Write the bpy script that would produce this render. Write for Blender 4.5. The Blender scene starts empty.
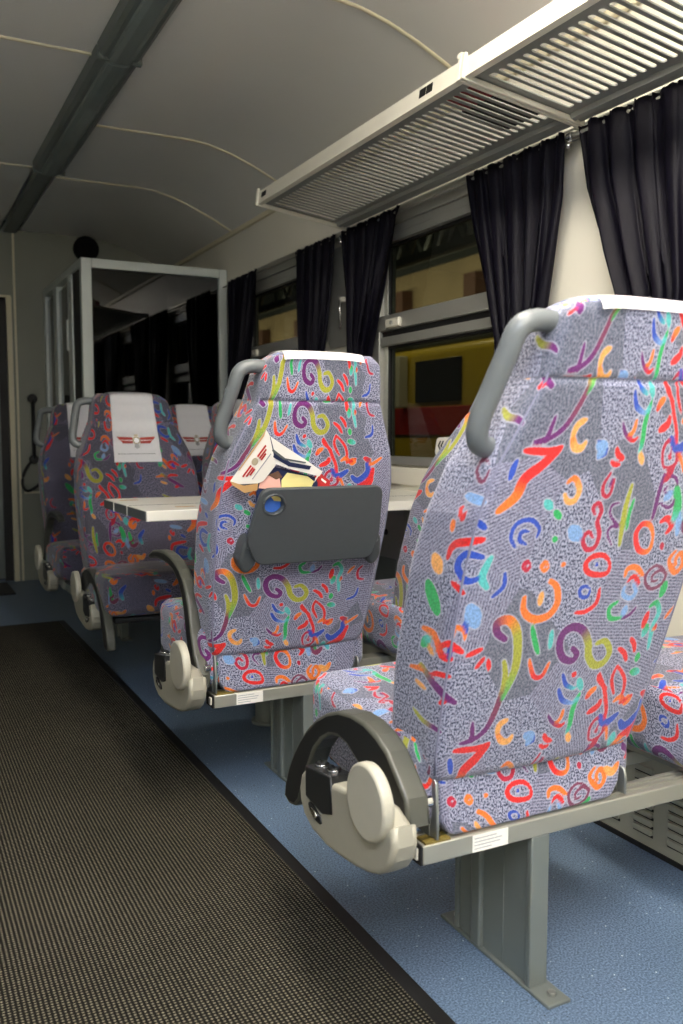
import bpy, bmesh, math, random
import numpy as np
from mathutils import Vector, Matrix
random.seed(7)
SC = bpy.context.scene
COL = SC.collection
PI = math.pi

def lin(h):
    r, g, b = [int(h[i:i + 2], 16) / 255 for i in (0, 2, 4)]
    f = lambda c: c / 12.92 if c <= .04045 else ((c + .055) / 1.055) ** 2.4
    return (f(r), f(g), f(b), 1)

# ---------------- camera ----------------
cam = bpy.data.cameras.new('camera'); camo = bpy.data.objects.new('camera', cam); COL.objects.link(camo)
cam.sensor_fit = 'VERTICAL'; cam.sensor_height = 36; cam.sensor_width = 24; cam.lens = 36 * 890 / 1024
cam.clip_start = .05; cam.clip_end = 200
cam.dof.use_dof = True; cam.dof.focus_distance = 2.15; cam.dof.aperture_fstop = 4.4
_r = Vector((0.89007, -0.45583, 0.0)); _dn = Vector((-0.03929, -0.07672, -0.99628)); _f = Vector((0.45413, 0.88675, -0.08619))
_m = Matrix(((_r.x, -_dn.x, -_f.x), (_r.y, -_dn.y, -_f.y), (_r.z, -_dn.z, -_f.z))).to_4x4()
_m.translation = Vector((0, 0, 1)); camo.matrix_world = _m
SC.camera = camo
# ---------------- world, exposure ----------------
W = bpy.data.worlds.new('night'); SC.world = W; W.use_nodes = True
W.node_tree.nodes['Background'].inputs[0].default_value = (.010, .012, .016, 1); W.node_tree.nodes['Background'].inputs[1].default_value = 1
SC.view_settings.view_transform = 'Standard'; SC.view_settings.look = 'None'; SC.view_settings.gamma = 1
SC.view_settings.exposure = 0.12; SC.view_settings.use_curve_mapping = False
SC.cycles.max_bounces = 8; SC.cycles.use_denoising = True
SC.cycles.caustics_reflective = False; SC.cycles.caustics_refractive = False
LAMP_RIGHT = 46.0     # emission of the lit diffusers on the window-side strip
LAMP_LEFT = 52.0
# lights for the depot hall outside
def area(name, loc, rot, sx, sy, power, col):
    l = bpy.data.lights.new(name, 'AREA'); l.shape = 'RECTANGLE'; l.size = sx; l.size_y = sy; l.energy = power; l.color = col
    o = bpy.data.objects.new(name, l); o.location = loc; o.rotation_euler = rot; COL.objects.link(o); return o
area('depot_lamp', (2.9, 6.5, 4.6), (0, math.radians(-52), 0), .5, 7, 170, (1, .86, .62))
area('depot_wall_fill', (8.2, 20, 3.6), (0, math.radians(-75), 0), 1, 26, 700, (1, .88, .68))  # fill light added to brighten the far hall wall, not a hall lamp

# ---------------- materials ----------------
def mat(name, col, rough=.5, metal=0., noise=0., nscale=40, bump=0., bscale=200, emis=None, estr=0, trans=0, coat=0, spec=.5):
    m = bpy.data.materials.new(name); m.use_nodes = True; t = m.node_tree; n = t.nodes; b = n['Principled BSDF']
    c = lin(col) if isinstance(col, str) else col
    b.inputs['Base Color'].default_value = c; b.inputs['Roughness'].default_value = rough; b.inputs['Metallic'].default_value = metal
    b.inputs['Specular IOR Level'].default_value = spec
    if coat: b.inputs['Coat Weight'].default_value = coat
    tc = n.new('ShaderNodeTexCoord')
    if noise:
        nz = n.new('ShaderNodeTexNoise'); nz.inputs['Scale'].default_value = nscale; nz.inputs['Detail'].default_value = 4
        t.links.new(tc.outputs['Object'], nz.inputs['Vector'])
        mx = n.new('ShaderNodeMix'); mx.data_type = 'RGBA'
        mx.inputs[6].default_value = tuple(x * (1 - noise) for x in c[:3]) + (1,); mx.inputs[7].default_value = tuple(min(1, x * (1 + noise)) for x in c[:3]) + (1,)
        t.links.new(nz.outputs['Fac'], mx.inputs[0]); t.links.new(mx.outputs[2], b.inputs['Base Color'])
    if bump:
        nb = n.new('ShaderNodeTexNoise'); nb.inputs['Scale'].default_value = bscale; t.links.new(tc.outputs['Object'], nb.inputs['Vector'])
        bp = n.new('ShaderNodeBump'); bp.inputs['Strength'].default_value = bump; bp.inputs['Distance'].default_value = .002
        t.links.new(nb.outputs['Fac'], bp.inputs['Height']); t.links.new(bp.outputs['Normal'], b.inputs['Normal'])
    if emis: b.inputs['Emission Color'].default_value = lin(emis); b.inputs['Emission Strength'].default_value = estr
    if trans: b.inputs['Transmission Weight'].default_value = trans; b.inputs['IOR'].default_value = 1.45
    return m

def clear_glass(name, col, refl=.5, rough=.02):
    m = bpy.data.materials.new(name); m.use_nodes = True; t = m.node_tree; n = t.nodes; n.clear()
    o = n.new('ShaderNodeOutputMaterial'); tr = n.new('ShaderNodeBsdfTransparent'); gl = n.new('ShaderNodeBsdfGlossy'); mx = n.new('ShaderNodeMixShader')
    # Schlick reflectance of a thin pane, the same from both sides
    ge = n.new('ShaderNodeNewGeometry'); dt = n.new('ShaderNodeVectorMath'); dt.operation = 'DOT_PRODUCT'; t.links.new(ge.outputs['Normal'], dt.inputs[0]); t.links.new(ge.outputs['Incoming'], dt.inputs[1])
    def mm(op, a, b=None):
        k = n.new('ShaderNodeMath'); k.operation = op; k.use_clamp = op == 'MULTIPLY_ADD'
        for i, x in enumerate(([a] if b is None else [a, b])):
            if isinstance(x, (int, float)): k.inputs[i].default_value = x
            else: t.links.new(x, k.inputs[i])
        return k
    ab = mm('ABSOLUTE', dt.outputs['Value']); om = mm('SUBTRACT', 1.0, ab.outputs[0]); pw = mm('POWER', om.outputs[0], 5.0)
    mu = mm('MULTIPLY_ADD', pw.outputs[0], 0.9); mu.inputs[2].default_value = .05 * refl
    tr.inputs['Color'].default_value = lin(col); gl.inputs['Roughness'].default_value = rough; gl.inputs['Color'].default_value = (1, 1, 1, 1)
    t.links.new(mu.outputs[0], mx.inputs[0]); t.links.new(tr.outputs[0], mx.inputs[1]); t.links.new(gl.outputs[0], mx.inputs[2]); t.links.new(mx.outputs[0], o.inputs['Surface'])
    return m

M = dict(
    cream=mat('cream_laminate', 'e0dccd', .45, noise=.05, nscale=3, bump=.05),
    ceil=mat('ceiling_panel_paint', 'e6e5e0', .38, noise=.05, nscale=2, bump=.04, bscale=60),
    seam=mat('joint_strip_cream', 'd8d0b4', .5, noise=.04),
    endwall=mat('end_wall_laminate', '84867a', .5, noise=.08, nscale=2),
    frame=mat('window_aluminium', 'a9a9a2', .38, metal=.55, noise=.06, nscale=8),
    framew=mat('partition_frame', 'c3cac6', .4, metal=.2, noise=.05, nscale=10),
    pitch=mat('matt_black', '050505', .8, noise=.2, spec=.2),
    dark=mat('black_rubber', '101010', .6, noise=.2, nscale=30),
    glass=clear_glass('window_glass', 'c8ccc4', .9),
    pglass=clear_glass('partition_glass', '5c6460', .9),
    rack=mat('rack_sheet_grey', '8d8f8b', .45, metal=.2, noise=.05, nscale=20),
    rackw=mat('rack_rail_cream', 'dedacb', .35, noise=.04, nscale=20),
    plastic=mat('dark_grey_plastic', '3d4245', .45, noise=.08, nscale=60, bump=.25, bscale=900),
    handle=mat('grey_handle_plastic', '63686a', .38, noise=.06, nscale=50, bump=.15, bscale=700),
    arm=mat('armrest_rubber', '3b3c39', .42, noise=.1, nscale=30, bump=.1, bscale=600),
    armin=mat('armrest_inner_black', '121313', .55, noise=.1, nscale=30),
    house=mat('housing_taupe_plastic', '9b988a', .35, noise=.05, nscale=40, bump=.08, bscale=500),
    housel=mat('housing_disc_plastic', 'aeab9d', .33, noise=.04, nscale=40),
    black=mat('switch_black', '17191b', .4, noise=.1),
    chrome=mat('polished_metal', 'c8c8c8', .18, metal=1, noise=.03),
    rail=mat('anodised_beam', 'a5a498', .36, metal=.5, noise=.06, nscale=12),
    ped=mat('pedestal_grey_paint', '767c78', .4, metal=.3, noise=.06, nscale=14),
    brack=mat('bracket_steel', '9a9c97', .3, metal=.7, noise=.08, nscale=25),
    table=mat('table_white_laminate', 'e6e4da', .3, noise=.02, nscale=6),
    tedge=mat('table_grey_edge', '585d5f', .45, noise=.05),
    cloth=mat('white_cover_cloth', 'f8f8fd', .85, noise=.04, nscale=90, bump=.3, bscale=700),
    curtain=mat('navy_curtain_cloth', '0e0b1c', .55, noise=.2, nscale=50, bump=.2, bscale=900, spec=.3),
    red=mat('print_red', 'a33a33', .7, noise=.1), gold=mat('print_gold', 'a99f86', .7, noise=.1), grey=mat('print_grey', '9fa0a4', .8, noise=.1),
    heater=mat('heater_cover_paint', 'a9a796', .4, metal=.15, noise=.06, nscale=10),
    lensoff=mat('unlit_diffuser', '6f7876', .25, noise=.08, nscale=12),
    fix=mat('light_fitting_grey', '5f6663', .4, noise=.08, nscale=12),
    lamp_r=mat('lit_diffuser_warm', 'f2efe6', .4, noise=.01, emis='fff5e6', estr=LAMP_RIGHT),
    lamp_l=mat('lit_diffuser_cool', 'f2efe6', .4, noise=.01, emis='e4ecff', estr=LAMP_LEFT),
    paper=mat('glossy_white_paper', 'f1eee6', .25, noise=.02, coat=.4), navy=mat('print_navy', '1c2748', .3, noise=.2, nscale=15),
    tan=mat('print_tan', 'c9a06a', .35, noise=.25, nscale=12), skin=mat('print_pink', 'd9a79a', .35, noise=.15, nscale=20),
    yellowp=mat('print_yellow', 'd9cf8a', .35, noise=.15, nscale=12), redp=mat('print_bright_red', 'b02a2a', .3, noise=.1), bluep=mat('print_blue', '2f5aa8', .3, noise=.15, nscale=30),
    loco=mat('locomotive_yellow', 'b39a1e', .35, noise=.12, nscale=2, coat=.3), locored=mat('locomotive_red', 'a02a20', .35, noise=.1), locodark=mat('locomotive_window', '0b0d0f', .1, noise=.1),
    hall=mat('depot_wall_plaster', '9c8a66', .8, noise=.25, nscale=1.2), halld=mat('depot_column_brown', '5c4030', .8, noise=.2), steel=mat('depot_steel', '2e332f', .6, noise=.2, nscale=4),
    hallw=mat('depot_pale_panel', 'b9b6a2', .7, noise=.1, nscale=2), ground=mat('depot_ground', '3a3834', .9, noise=.3, nscale=3),
    bagr=mat('red_bag_nylon', '8c2430', .6, noise=.2, nscale=40), bagb=mat('black_bag_nylon', '141416', .6, noise=.2, nscale=40),
    piping=mat('seat_piping', '7e7f96', .8, noise=.2, nscale=300), yellow=mat('yellow_tape', '7d6d35', .5, noise=.1), leaf=mat('door_leaf_grey', '6f7674', .45, noise=.08, nscale=3),
)

def linoleum():
    m = bpy.data.materials.new('blue_speckled_linoleum'); m.use_nodes = True; t = m.node_tree; n = t.nodes; b = n['Principled BSDF']; L = t.links.new
    tc = n.new('ShaderNodeTexCoord')
    n1 = n.new('ShaderNodeTexNoise'); n1.inputs['Scale'].default_value = 260; n1.inputs['Detail'].default_value = 5; L(tc.outputs['Object'], n1.inputs['Vector'])
    r1 = n.new('ShaderNodeValToRGB'); e = r1.color_ramp.elements; e[0].position = .36; e[0].color = lin('3f5268'); e[1].position = .66; e[1].color = lin('7a90ab'); L(n1.outputs['Fac'], r1.inputs[0])
    v = n.new('ShaderNodeTexVoronoi'); v.inputs['Scale'].default_value = 55; v.inputs['Randomness'].default_value = 1; L(tc.outputs['Object'], v.inputs['Vector'])
    lt = n.new('ShaderNodeMath'); lt.operation = 'LESS_THAN'; lt.inputs[1].default_value = .10; L(v.outputs['Distance'], lt.inputs[0])
    sx = n.new('ShaderNodeSeparateColor'); L(v.outputs['Color'], sx.inputs[0])
    r2 = n.new('ShaderNodeValToRGB'); r2.color_ramp.interpolation = 'CONSTANT'; e = r2.color_ramp.elements; e[0].color = lin('c8d4dc'); e[1].position = .5; e[1].color = lin('20303c'); L(sx.outputs[0], r2.inputs[0])
    mx = n.new('ShaderNodeMix'); mx.data_type = 'RGBA'; L(lt.outputs[0], mx.inputs[0]); L(r1.outputs[0], mx.inputs[6]); L(r2.outputs[0], mx.inputs[7])
    n3 = n.new('ShaderNodeTexNoise'); n3.inputs['Scale'].default_value = 2.5; n3.inputs['Detail'].default_value = 6; L(tc.outputs['Object'], n3.inputs['Vector'])
    mp = n.new('ShaderNodeMapRange'); mp.inputs[3].default_value = .8; mp.inputs[4].default_value = 1.15; L(n3.outputs['Fac'], mp.inputs[0])
    ml = n.new('ShaderNodeVectorMath'); ml.operation = 'SCALE'; L(mx.outputs[2], ml.inputs[0]); L(mp.outputs[0], ml.inputs['Scale']); L(ml.outputs[0], b.inputs['Base Color'])
    mr = n.new('ShaderNodeMapRange'); mr.inputs[3].default_value = .3; mr.inputs[4].default_value = .5; L(n3.outputs['Fac'], mr.inputs[0]); L(mr.outputs[0], b.inputs['Roughness'])
    bp = n.new('ShaderNodeBump'); bp.inputs['Strength'].default_value = .25; bp.inputs['Distance'].default_value = .001; L(n1.outputs['Fac'], bp.inputs['Height']); L(bp.outputs[0], b.inputs['Normal'])
    return m

def carpet():
    m = bpy.data.materials.new('ribbed_carpet'); m.use_nodes = True; t = m.node_tree; n = t.nodes; b = n['Principled BSDF']; L = t.links.new
    b.inputs['Roughness'].default_value = .95; b.inputs['Specular IOR Level'].default_value = .15
    tc = n.new('ShaderNodeTexCoord')
    mp = n.new('ShaderNodeMapping'); mp.inputs['Scale'].default_value = (1, 1, 1); L(tc.outputs['Object'], mp.inputs[0])
    nd = n.new('ShaderNodeTexNoise'); nd.inputs['Scale'].default_value = 60; L(mp.outputs[0], nd.inputs['Vector'])
    def wave(direction, scale, dist):
        w = n.new('ShaderNodeTexWave'); w.bands_direction = direction; w.inputs['Scale'].default_value = scale; w.inputs['Distortion'].default_value = dist; w.inputs['Detail'].default_value = 1; w.inputs['Detail Scale'].default_value = 3
        L(mp.outputs[0], w.inputs['Vector']); return w
    w1 = wave('X', 36, .8); w2 = wave('Y', 40, 1.3)
    mu = n.new('ShaderNodeMath'); mu.operation = 'MULTIPLY'; L(w1.outputs['Fac'], mu.inputs[0]); L(w2.outputs['Fac'], mu.inputs[1])
    nf = n.new('ShaderNodeTexNoise'); nf.inputs['Scale'].default_value = 420; nf.inputs['Detail'].default_value = 3; L(tc.outputs['Object'], nf.inputs['Vector'])
    ad = n.new('ShaderNodeMath'); ad.operation = 'MULTIPLY_ADD'; ad.inputs[1].default_value = .95; L(mu.outputs[0], ad.inputs[0])
    sc = n.new('ShaderNodeMath'); sc.operation = 'MULTIPLY'; sc.inputs[1].default_value = .42; L(nf.outputs['Fac'], sc.inputs[0]); L(sc.outputs[0], ad.inputs[2])
    r = n.new('ShaderNodeValToRGB'); e = r.color_ramp.elements; e[0].position = .24; e[0].color = lin('12100d'); e[1].position = .95; e[1].color = lin('7c7767'); k = r.color_ramp.elements.new(.5); k.color = lin('2a2822')
    L(ad.outputs[0], r.inputs[0])
    n3 = n.new('ShaderNodeTexNoise'); n3.inputs['Scale'].default_value = 3; n3.inputs['Detail'].default_value = 5; L(tc.outputs['Object'], n3.inputs['Vector'])
    mr = n.new('ShaderNodeMapRange'); mr.inputs[3].default_value = .75; mr.inputs[4].default_value = 1.2; L(n3.outputs['Fac'], mr.inputs[0])
    ml = n.new('ShaderNodeVectorMath'); ml.operation = 'SCALE'; L(r.outputs[0], ml.inputs[0]); L(mr.outputs[0], ml.inputs['Scale']); L(ml.outputs[0], b.inputs['Base Color'])
    bp = n.new('ShaderNodeBump'); bp.inputs['Strength'].default_value = .8; bp.inputs['Distance'].default_value = .003; L(ad.outputs[0], bp.inputs['Height']); L(bp.outputs[0], b.inputs['Normal'])
    return m
M['lino'] = linoleum(); M['carpet'] = carpet()

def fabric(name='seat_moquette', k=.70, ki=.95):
    """woven moquette: speckled lavender-grey ground in facets, coloured motifs read from the mesh's 'motif' colour attribute (rgb + edge distance in a)"""
    m = bpy.data.materials.new(name); m.use_nodes = True; t = m.node_tree; n = t.nodes; b = n['Principled BSDF']; L = t.links.new
    b.inputs['Roughness'].default_value = .85; b.inputs['Specular IOR Level'].default_value = .2; b.inputs['Sheen Weight'].default_value = .25
    def math_(op, a, bb=None, c=None, clamp=False):
        k = n.new('ShaderNodeMath'); k.operation = op; k.use_clamp = clamp
        for i, x in enumerate((a, bb, c)):
            if x is None: continue
            if isinstance(x, (int, float)): k.inputs[i].default_value = x
            else: L(x, k.inputs[i])
        return k.outputs[0]
    def mixc(f, a, bb):
        k = n.new('ShaderNodeMix'); k.data_type = 'RGBA'
        for i, x in ((0, f), (6, a), (7, bb)):
            if isinstance(x, (tuple, float, int)): k.inputs[i].default_value = x
            else: L(x, k.inputs[i])
        return k.outputs[2]
    uv = n.new('ShaderNodeUVMap'); uv.uv_map = 'UVMap'
    at = n.new('ShaderNodeAttribute'); at.attribute_name = 'motif'
    # facets
    vo = n.new('ShaderNodeTexVoronoi'); vo.voronoi_dimensions = '2D'; vo.inputs['Scale'].default_value = 8; L(uv.outputs[0], vo.inputs['Vector'])
    sp = n.new('ShaderNodeSeparateColor'); L(vo.outputs['Color'], sp.inputs[0])
    # thread speckle
    mp = n.new('ShaderNodeMapping'); mp.inputs['Scale'].default_value = (520, 380, 1); L(uv.outputs[0], mp.inputs[0])
    nz = n.new('ShaderNodeTexNoise'); nz.noise_dimensions = '2D'; nz.inputs['Scale'].default_value = .62; nz.inputs['Detail'].default_value = 1; L(mp.outputs[0], nz.inputs['Vector'])
    sm = n.new('ShaderNodeMapRange'); sm.inputs[1].default_value = .36; sm.inputs[2].default_value = .62; L(nz.outputs['Fac'], sm.inputs[0]); speck = sm.outputs[0]
    # ribs turned per facet
    rt = n.new('ShaderNodeVectorRotate'); rt.rotation_type = 'Z_AXIS'; L(uv.outputs[0], rt.inputs['Vector']); L(math_('MULTIPLY', sp.outputs[0], 3.1), rt.inputs['Angle'])
    wv = n.new('ShaderNodeTexWave'); wv.inputs['Scale'].default_value = 55; wv.inputs['Distortion'].default_value = 2.5; wv.inputs['Detail Scale'].default_value = 4; L(rt.outputs[0], wv.inputs['Vector'])
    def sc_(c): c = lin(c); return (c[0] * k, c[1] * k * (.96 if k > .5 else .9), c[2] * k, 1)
    base = mixc(speck, sc_('38415c'), sc_('c6cce4'))
    flat = mixc(speck, sc_('586070'), sc_('888e9c'))
    rib = mixc(wv.outputs['Fac'], sc_('4a5068'), sc_('bdbcd4'))
    f1 = math_('GREATER_THAN', sp.outputs[1], .70); f2 = math_('GREATER_THAN', sp.outputs[2], .62)
    g = mixc(math_('MULTIPLY', f2, .55), base, rib); g = mixc(math_('MULTIPLY', f1, .85), g, flat)
    sd = at.outputs['Alpha']
    jit = math_('MULTIPLY', math_('SUBTRACT', nz.outputs['Fac'], .5), .0022)
    sdj = math_('ADD', sd, jit)
    halo = n.new('ShaderNodeMapRange'); halo.inputs[1].default_value = .0031; halo.inputs[2].default_value = .0014; L(sdj, halo.inputs[0])
    ink = n.new('ShaderNodeMapRange'); ink.inputs[1].default_value = .0010; ink.inputs[2].default_value = -.0003; L(sdj, ink.inputs[0])
    g = mixc(math_('MULTIPLY', halo.outputs[0], .62), g, sc_('dcdfee'))
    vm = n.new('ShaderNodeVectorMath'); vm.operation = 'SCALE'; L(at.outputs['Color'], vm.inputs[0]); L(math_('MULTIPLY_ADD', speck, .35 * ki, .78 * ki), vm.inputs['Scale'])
    g = mixc(ink.outputs[0], g, vm.outputs[0])
    L(g, b.inputs['Base Color'])
    bp = n.new('ShaderNodeBump'); bp.inputs['Strength'].default_value = .35; bp.inputs['Distance'].default_value = .0012; L(nz.outputs['Fac'], bp.inputs['Height']); L(bp.outputs[0], b.inputs['Normal'])
    return m
M['fabric'] = fabric()
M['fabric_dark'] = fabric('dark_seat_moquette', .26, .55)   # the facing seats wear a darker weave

# printed motifs: half width in mm, one colour letter per point, points in mm on a 640 x 485 repeat
MOTIFS = """3.9 PPPPPPPPYYYYYYY 3,223 17,211 10,200 -12,207 -26,227 -27,251 -8,262 17,253 36,229 45,204 65,185 87,188 93,207 75,228 57,226
3.4 O -122,322 -118,300 -96,284 -67,287 -54,308 -63,335 -79,346
2.8 A -89,308 -90,327
1.7 B 7,327 7,313 -7,314 -14,326 -7,331 7,327
2.2 R 29,325 30,300 11,287 -11,287
2.5 R 36,368 37,351 15,349 -7,356 -15,370 -3,381 19,381 36,368
2 B 7,368 11,365
1.7 C -124,373 -129,366 -138,374 -133,381 -124,373
1.7 O -89,370 -94,363 -103,371 -98,378 -89,370
2.5 O -63,372 -58,371
4.2 PPMOYYG -142,254 -160,267 -163,284 -141,286 -120,259 -110,201 -126,148
2.5 R -209,233 -183,242
2.2 R -188,210 -176,226
2.2 R -162,204 -167,222
2.5 G -94,271 -81,243 -69,222
2.5 T -51,259 -47,230
2.2 ORRO -85,213 -69,183 -51,179 -41,203
2.2 BBT -4,178 10,156 32,146
3.1 R 20,175 25,172
2.5 BBL -5,150 10,128 35,118
3.4 T 37,162 49,144
3.4 T 47,128 42,118
2.5 R 114,210 132,199 144,183
2.5 R 137,226 151,213 158,199
2 R 124,177 120,152 138,120
2 R 124,177 157,143 162,98
2.5 O 79,342 81,355 101,355 121,340
2 R 89,332 100,340 119,325
2.2 L 104,326 116,311 106,301 86,310 86,324
2.2 G 79,297 63,288 72,269 95,267
1.7 P 101,265 118,272 128,284
3.9 L 102,285 100,273
1.7 M 168,349 147,355 130,344 131,328 149,314 171,318 179,335 162,346 145,338 149,327 162,329
2.8 GGTTT 163,281 176,287 191,268 186,242 193,200
3.6 R 160,245 162,269
2.5 O 187,378 176,361 200,338 214,353 203,373 192,364 197,352
2 C 256,274 243,259 249,235 268,230
2 O 212,254 219,264 230,274
2 B 255,204 249,179 223,170
2.2 O 273,113 238,93 237,109
7.3 L -218,312 -203,286
3.4 T -200,391 -208,362 -195,343
2 B -169,366 -165,344 -183,327
3.1 B -214,392 -248,397 -258,377 -234,356 -211,360
3.4 R -281,387 -273,410 -221,419
6.2 G -311,341 -281,300
3.1 OORR -307,267 -279,262 -257,232 -235,229
3.1 R -260,249 -245,254 -218,240
2.5 A -290,243 -276,229
2 O -239,266 -238,282 -222,276 -218,261
3.4 YPP -299,206 -268,184 -216,153
2.5 B -223,290 -218,272
2.5 R -261,352 -233,336
5.6 A -310,385 -291,365
1.9 B -161,404 -174,421 -169,441 -145,446 -125,432 -126,418
1.7 B -142,408 -156,415 -157,428 -143,428
2.2 C -22,450 -30,461 -20,467 -10,454 -13,437 -2,417 -5,396 -22,394 -34,411 -26,422 -14,412
2.6 Y 43,494 40,459 43,428 48,396
1.4 P 31,397 15,416 19,428 34,428 11,447 9,462 25,466
1.7 G 55,471 52,446 55,422
2.6 OORRRO 121,404 108,425 88,429 79,412 94,386 118,382 121,404
2.9 R 130,431 144,436 159,423 151,411
2.6 C 146,393 151,384
2.4 P 114,509 109,472 108,437
1.7 P 114,507 147,501 152,465 139,454 116,463
1.2 P 130,491 122,482 139,475
1.9 C 110,519 101,547 115,563 135,548 138,526 113,520
1.2 C 120,548 123,533 114,539
2.2 RRRRROO 84,653 108,619 118,602 131,575 135,551 149,535 160,513
2.2 R 84,653 85,642 113,619
3.6 R 84,578 104,587 106,597
3.4 RO 69,609 75,619 84,624
2.9 GGGT 48,619 42,590 45,561 43,545
2.2 O 19,593 17,576 8,570
1.9 PPRR -15,589 0,572 20,562 31,567
3.1 A 45,543 55,528
2.6 R -13,551 -5,541 9,535
1.9 R -18,532 -8,526 4,526
1.7 C -10,515 -20,496 -15,480 -2,479 1,504
1.2 P -4,506 -7,491
4.8 L -56,556 -43,552 -47,540
1.2 B -62,562 -40,557 -34,542 -50,536
3.1 A -105,592 -119,585 -120,568
3.1 OAA -120,568 -107,553 -92,551 -87,560
2.6 OOA -96,501 -84,507 -68,490 -71,473 -85,472 -95,483
2.4 P -176,597 -173,574 -175,564 -195,561
3.1 PPMMYYY -173,562 -148,579 -136,604 -129,634 -126,660 -130,686 -136,701
2.9 R -134,553 -159,547 -205,549
5 RRRO -137,549 -160,526 -182,507 -186,483 -208,462
2.9 B -208,508 -211,534
1.7 M -255,521 -259,503 -280,518 -281,538 -262,530
3.4 L -281,483 -238,474
1.9 R -269,460 -271,447 -283,461 -278,466
2.6 B -240,447 -222,436
3.4 T -127,473 -113,463
2.9 G -103,457 -90,447
6.2 L -62,428 -43,414
2.6 G -93,416 -87,411
3.4 L 172,443 179,407
3.4 G 185,465 197,413
2.9 O -290,444 -287,429
2.4 O -322,680 -288,683 -273,670 -253,664
2.4 R -273,680 -260,686 -233,684
2.2 A -305,660 -281,652
2.8 R -248,638 -235,641
2.4 YYPP -304,609 -281,597 -256,593 -236,586
5.2 TG -291,738 -300,725
3.2 B -242,736 -242,713
4.5 GG 185,320 183,300
4 GT 170,245 168,228
4 RO 192,242 190,236
3.5 GG 170,192 172,180
4 GT 167,160 186,156
3 OORR 145,106 158,112 172,102 189,110
3 OOO 176,95 186,103 178,110
4.5 BBBB 225,95 229,72 200,48 181,60
4.5 RRRR 245,80 234,48 214,34 196,28
3.5 RM 217,112 236,104
5 GGT 152,486 163,452 158,432
5 TT 175,520 178,500
4 OOOO 205,512 192,498 204,484 216,497
6 RR 240,545 226,512
4 BBB 118,566 140,548 166,562
4 MMMM 200,438 190,424 202,412 216,422
4 BBT 246,470 228,446 236,420
4 AAO 214,372 232,362 244,376
4 CC 120,500 132,520
4 LL 128,470 140,478"""
INK = dict(P='6c2a6e', O='f07a2c', R='e02a28', C='bd2540', B='2f50b8', L='7fa6d8', G='2fae5e', T='58c0bc', Y='a7a83a', A='efa85a', M='7e3a58')
INK = {k: np.array(lin(v)[:3]) for k, v in INK.items()}
TW, TH, RES = .64, .485, .002
def smooth(P):
    if len(P) < 3: return P, 1
    sm = 4; Q = []; closed = np.hypot(*(P[0] - P[-1])) < .004; N = len(P)
    for i in range(N - 1):
        p0 = P[i - 1] if i else (P[-2] if closed else P[0]); p1 = P[i]; p2 = P[i + 1]; p3 = P[i + 2] if i + 2 < N else (P[1] if closed else P[-1])
        for k in range(sm):
            t = k / sm; Q.append(.5 * ((2 * p1) + (p2 - p0) * t + (2 * p0 - 5 * p1 + 4 * p2 - p3) * t * t + (3 * p1 - p0 - 3 * p2 + p3) * t ** 3))
    Q.append(P[-1]); return np.array(Q), sm
def raster():
    nx, ny = int(TW / RES), int(TH / RES)
    gx, gy = np.meshgrid((np.arange(nx) + .5) * RES, (np.arange(ny) + .5) * RES, indexing='ij')
    best = np.full((nx, ny), 1e3); colr = np.zeros((nx, ny, 3))
    for ln in MOTIFS.strip().split('\n'):
        p = ln.split(); w = float(p[0]) * 1.7 / 1000; pts = np.array([[float(a) for a in q.split(',')] for q in p[2:]]) / 1000
        pts, sm = smooth(pts); nseg = len(pts) - 1; n0 = (nseg // sm) + 1; ck = np.array([INK[c] for c in (p[1] + p[1][-1] * n0)[:n0]]); cs = np.stack([np.interp(np.arange(nseg + 1) / sm, np.arange(n0), ck[:, q]) for q in range(3)], 1); L_ = np.hypot(*(pts[1:] - pts[:-1]).T).sum(); s0 = 0
        for i in range(nseg):
            a, b2 = pts[i], pts[i + 1]; d = b2 - a; l2 = max(d @ d, 1e-9); mid = (a + b2) / 2
            rx = gx - mid[0]; rx -= np.round(rx / TW) * TW; ry = gy - mid[1]; ry -= np.round(ry / TH) * TH
            R = math.sqrt(l2) / 2 + w + .012
            k = np.nonzero((abs(rx) < R) & (abs(ry) < R))
            qx, qy = rx[k] + mid[0] - a[0], ry[k] + mid[1] - a[1]
            tt = np.clip((qx * d[0] + qy * d[1]) / l2, 0, 1)
            g = (s0 + tt * math.sqrt(l2)) / L_
            ww = w * (1.12 - .45 * np.abs(2 * g - 1) ** 3)
            sd = np.hypot(qx - tt * d[0], qy - tt * d[1]) - ww
            up = sd < best[k]
            kk = (k[0][up], k[1][up]); best[kk] = sd[up]
            colr[kk] = cs[i] * (1 - tt[up])[:, None] + cs[i + 1] * tt[up][:, None]
            s0 += math.sqrt(l2)
    return np.dstack([colr, np.minimum(best, .012)])
TILE = raster()
def sample(u, v):
    x = np.mod(u, TW) / RES - .5; y = np.mod(v, TH) / RES - .5
    x0 = np.floor(x).astype(int); y0 = np.floor(y).astype(int); fx = (x - x0)[:, None]; fy = (y - y0)[:, None]
    nx, ny = TILE.shape[:2]; g = lambda i, j: TILE[i % nx, j % ny]
    return g(x0, y0) * (1 - fx) * (1 - fy) + g(x0 + 1, y0) * fx * (1 - fy) + g(x0, y0 + 1) * (1 - fx) * fy + g(x0 + 1, y0 + 1) * fx * fy

# ---------------- object helpers ----------------
def link(name, me, parent=None, loc=(0, 0, 0), rot=(0, 0, 0)):
    o = bpy.data.objects.new(name, me); COL.objects.link(o); o.location = loc; o.rotation_euler = rot
    if parent: o.parent = parent
    return o
def thing(name, label, cat, loc=(0, 0, 0), rz=0, group=None):
    o = link(name, None, None, loc, (0, 0, rz)); o.empty_display_size = .1; o['label'] = label; o['category'] = cat
    if group: o['group'] = group
    return o
def tag(o, label, cat, group=None):
    o['label'] = label; o['category'] = cat
    if group: o['group'] = group
    return o
def struct(o): o['kind'] = 'structure'; return o

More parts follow.
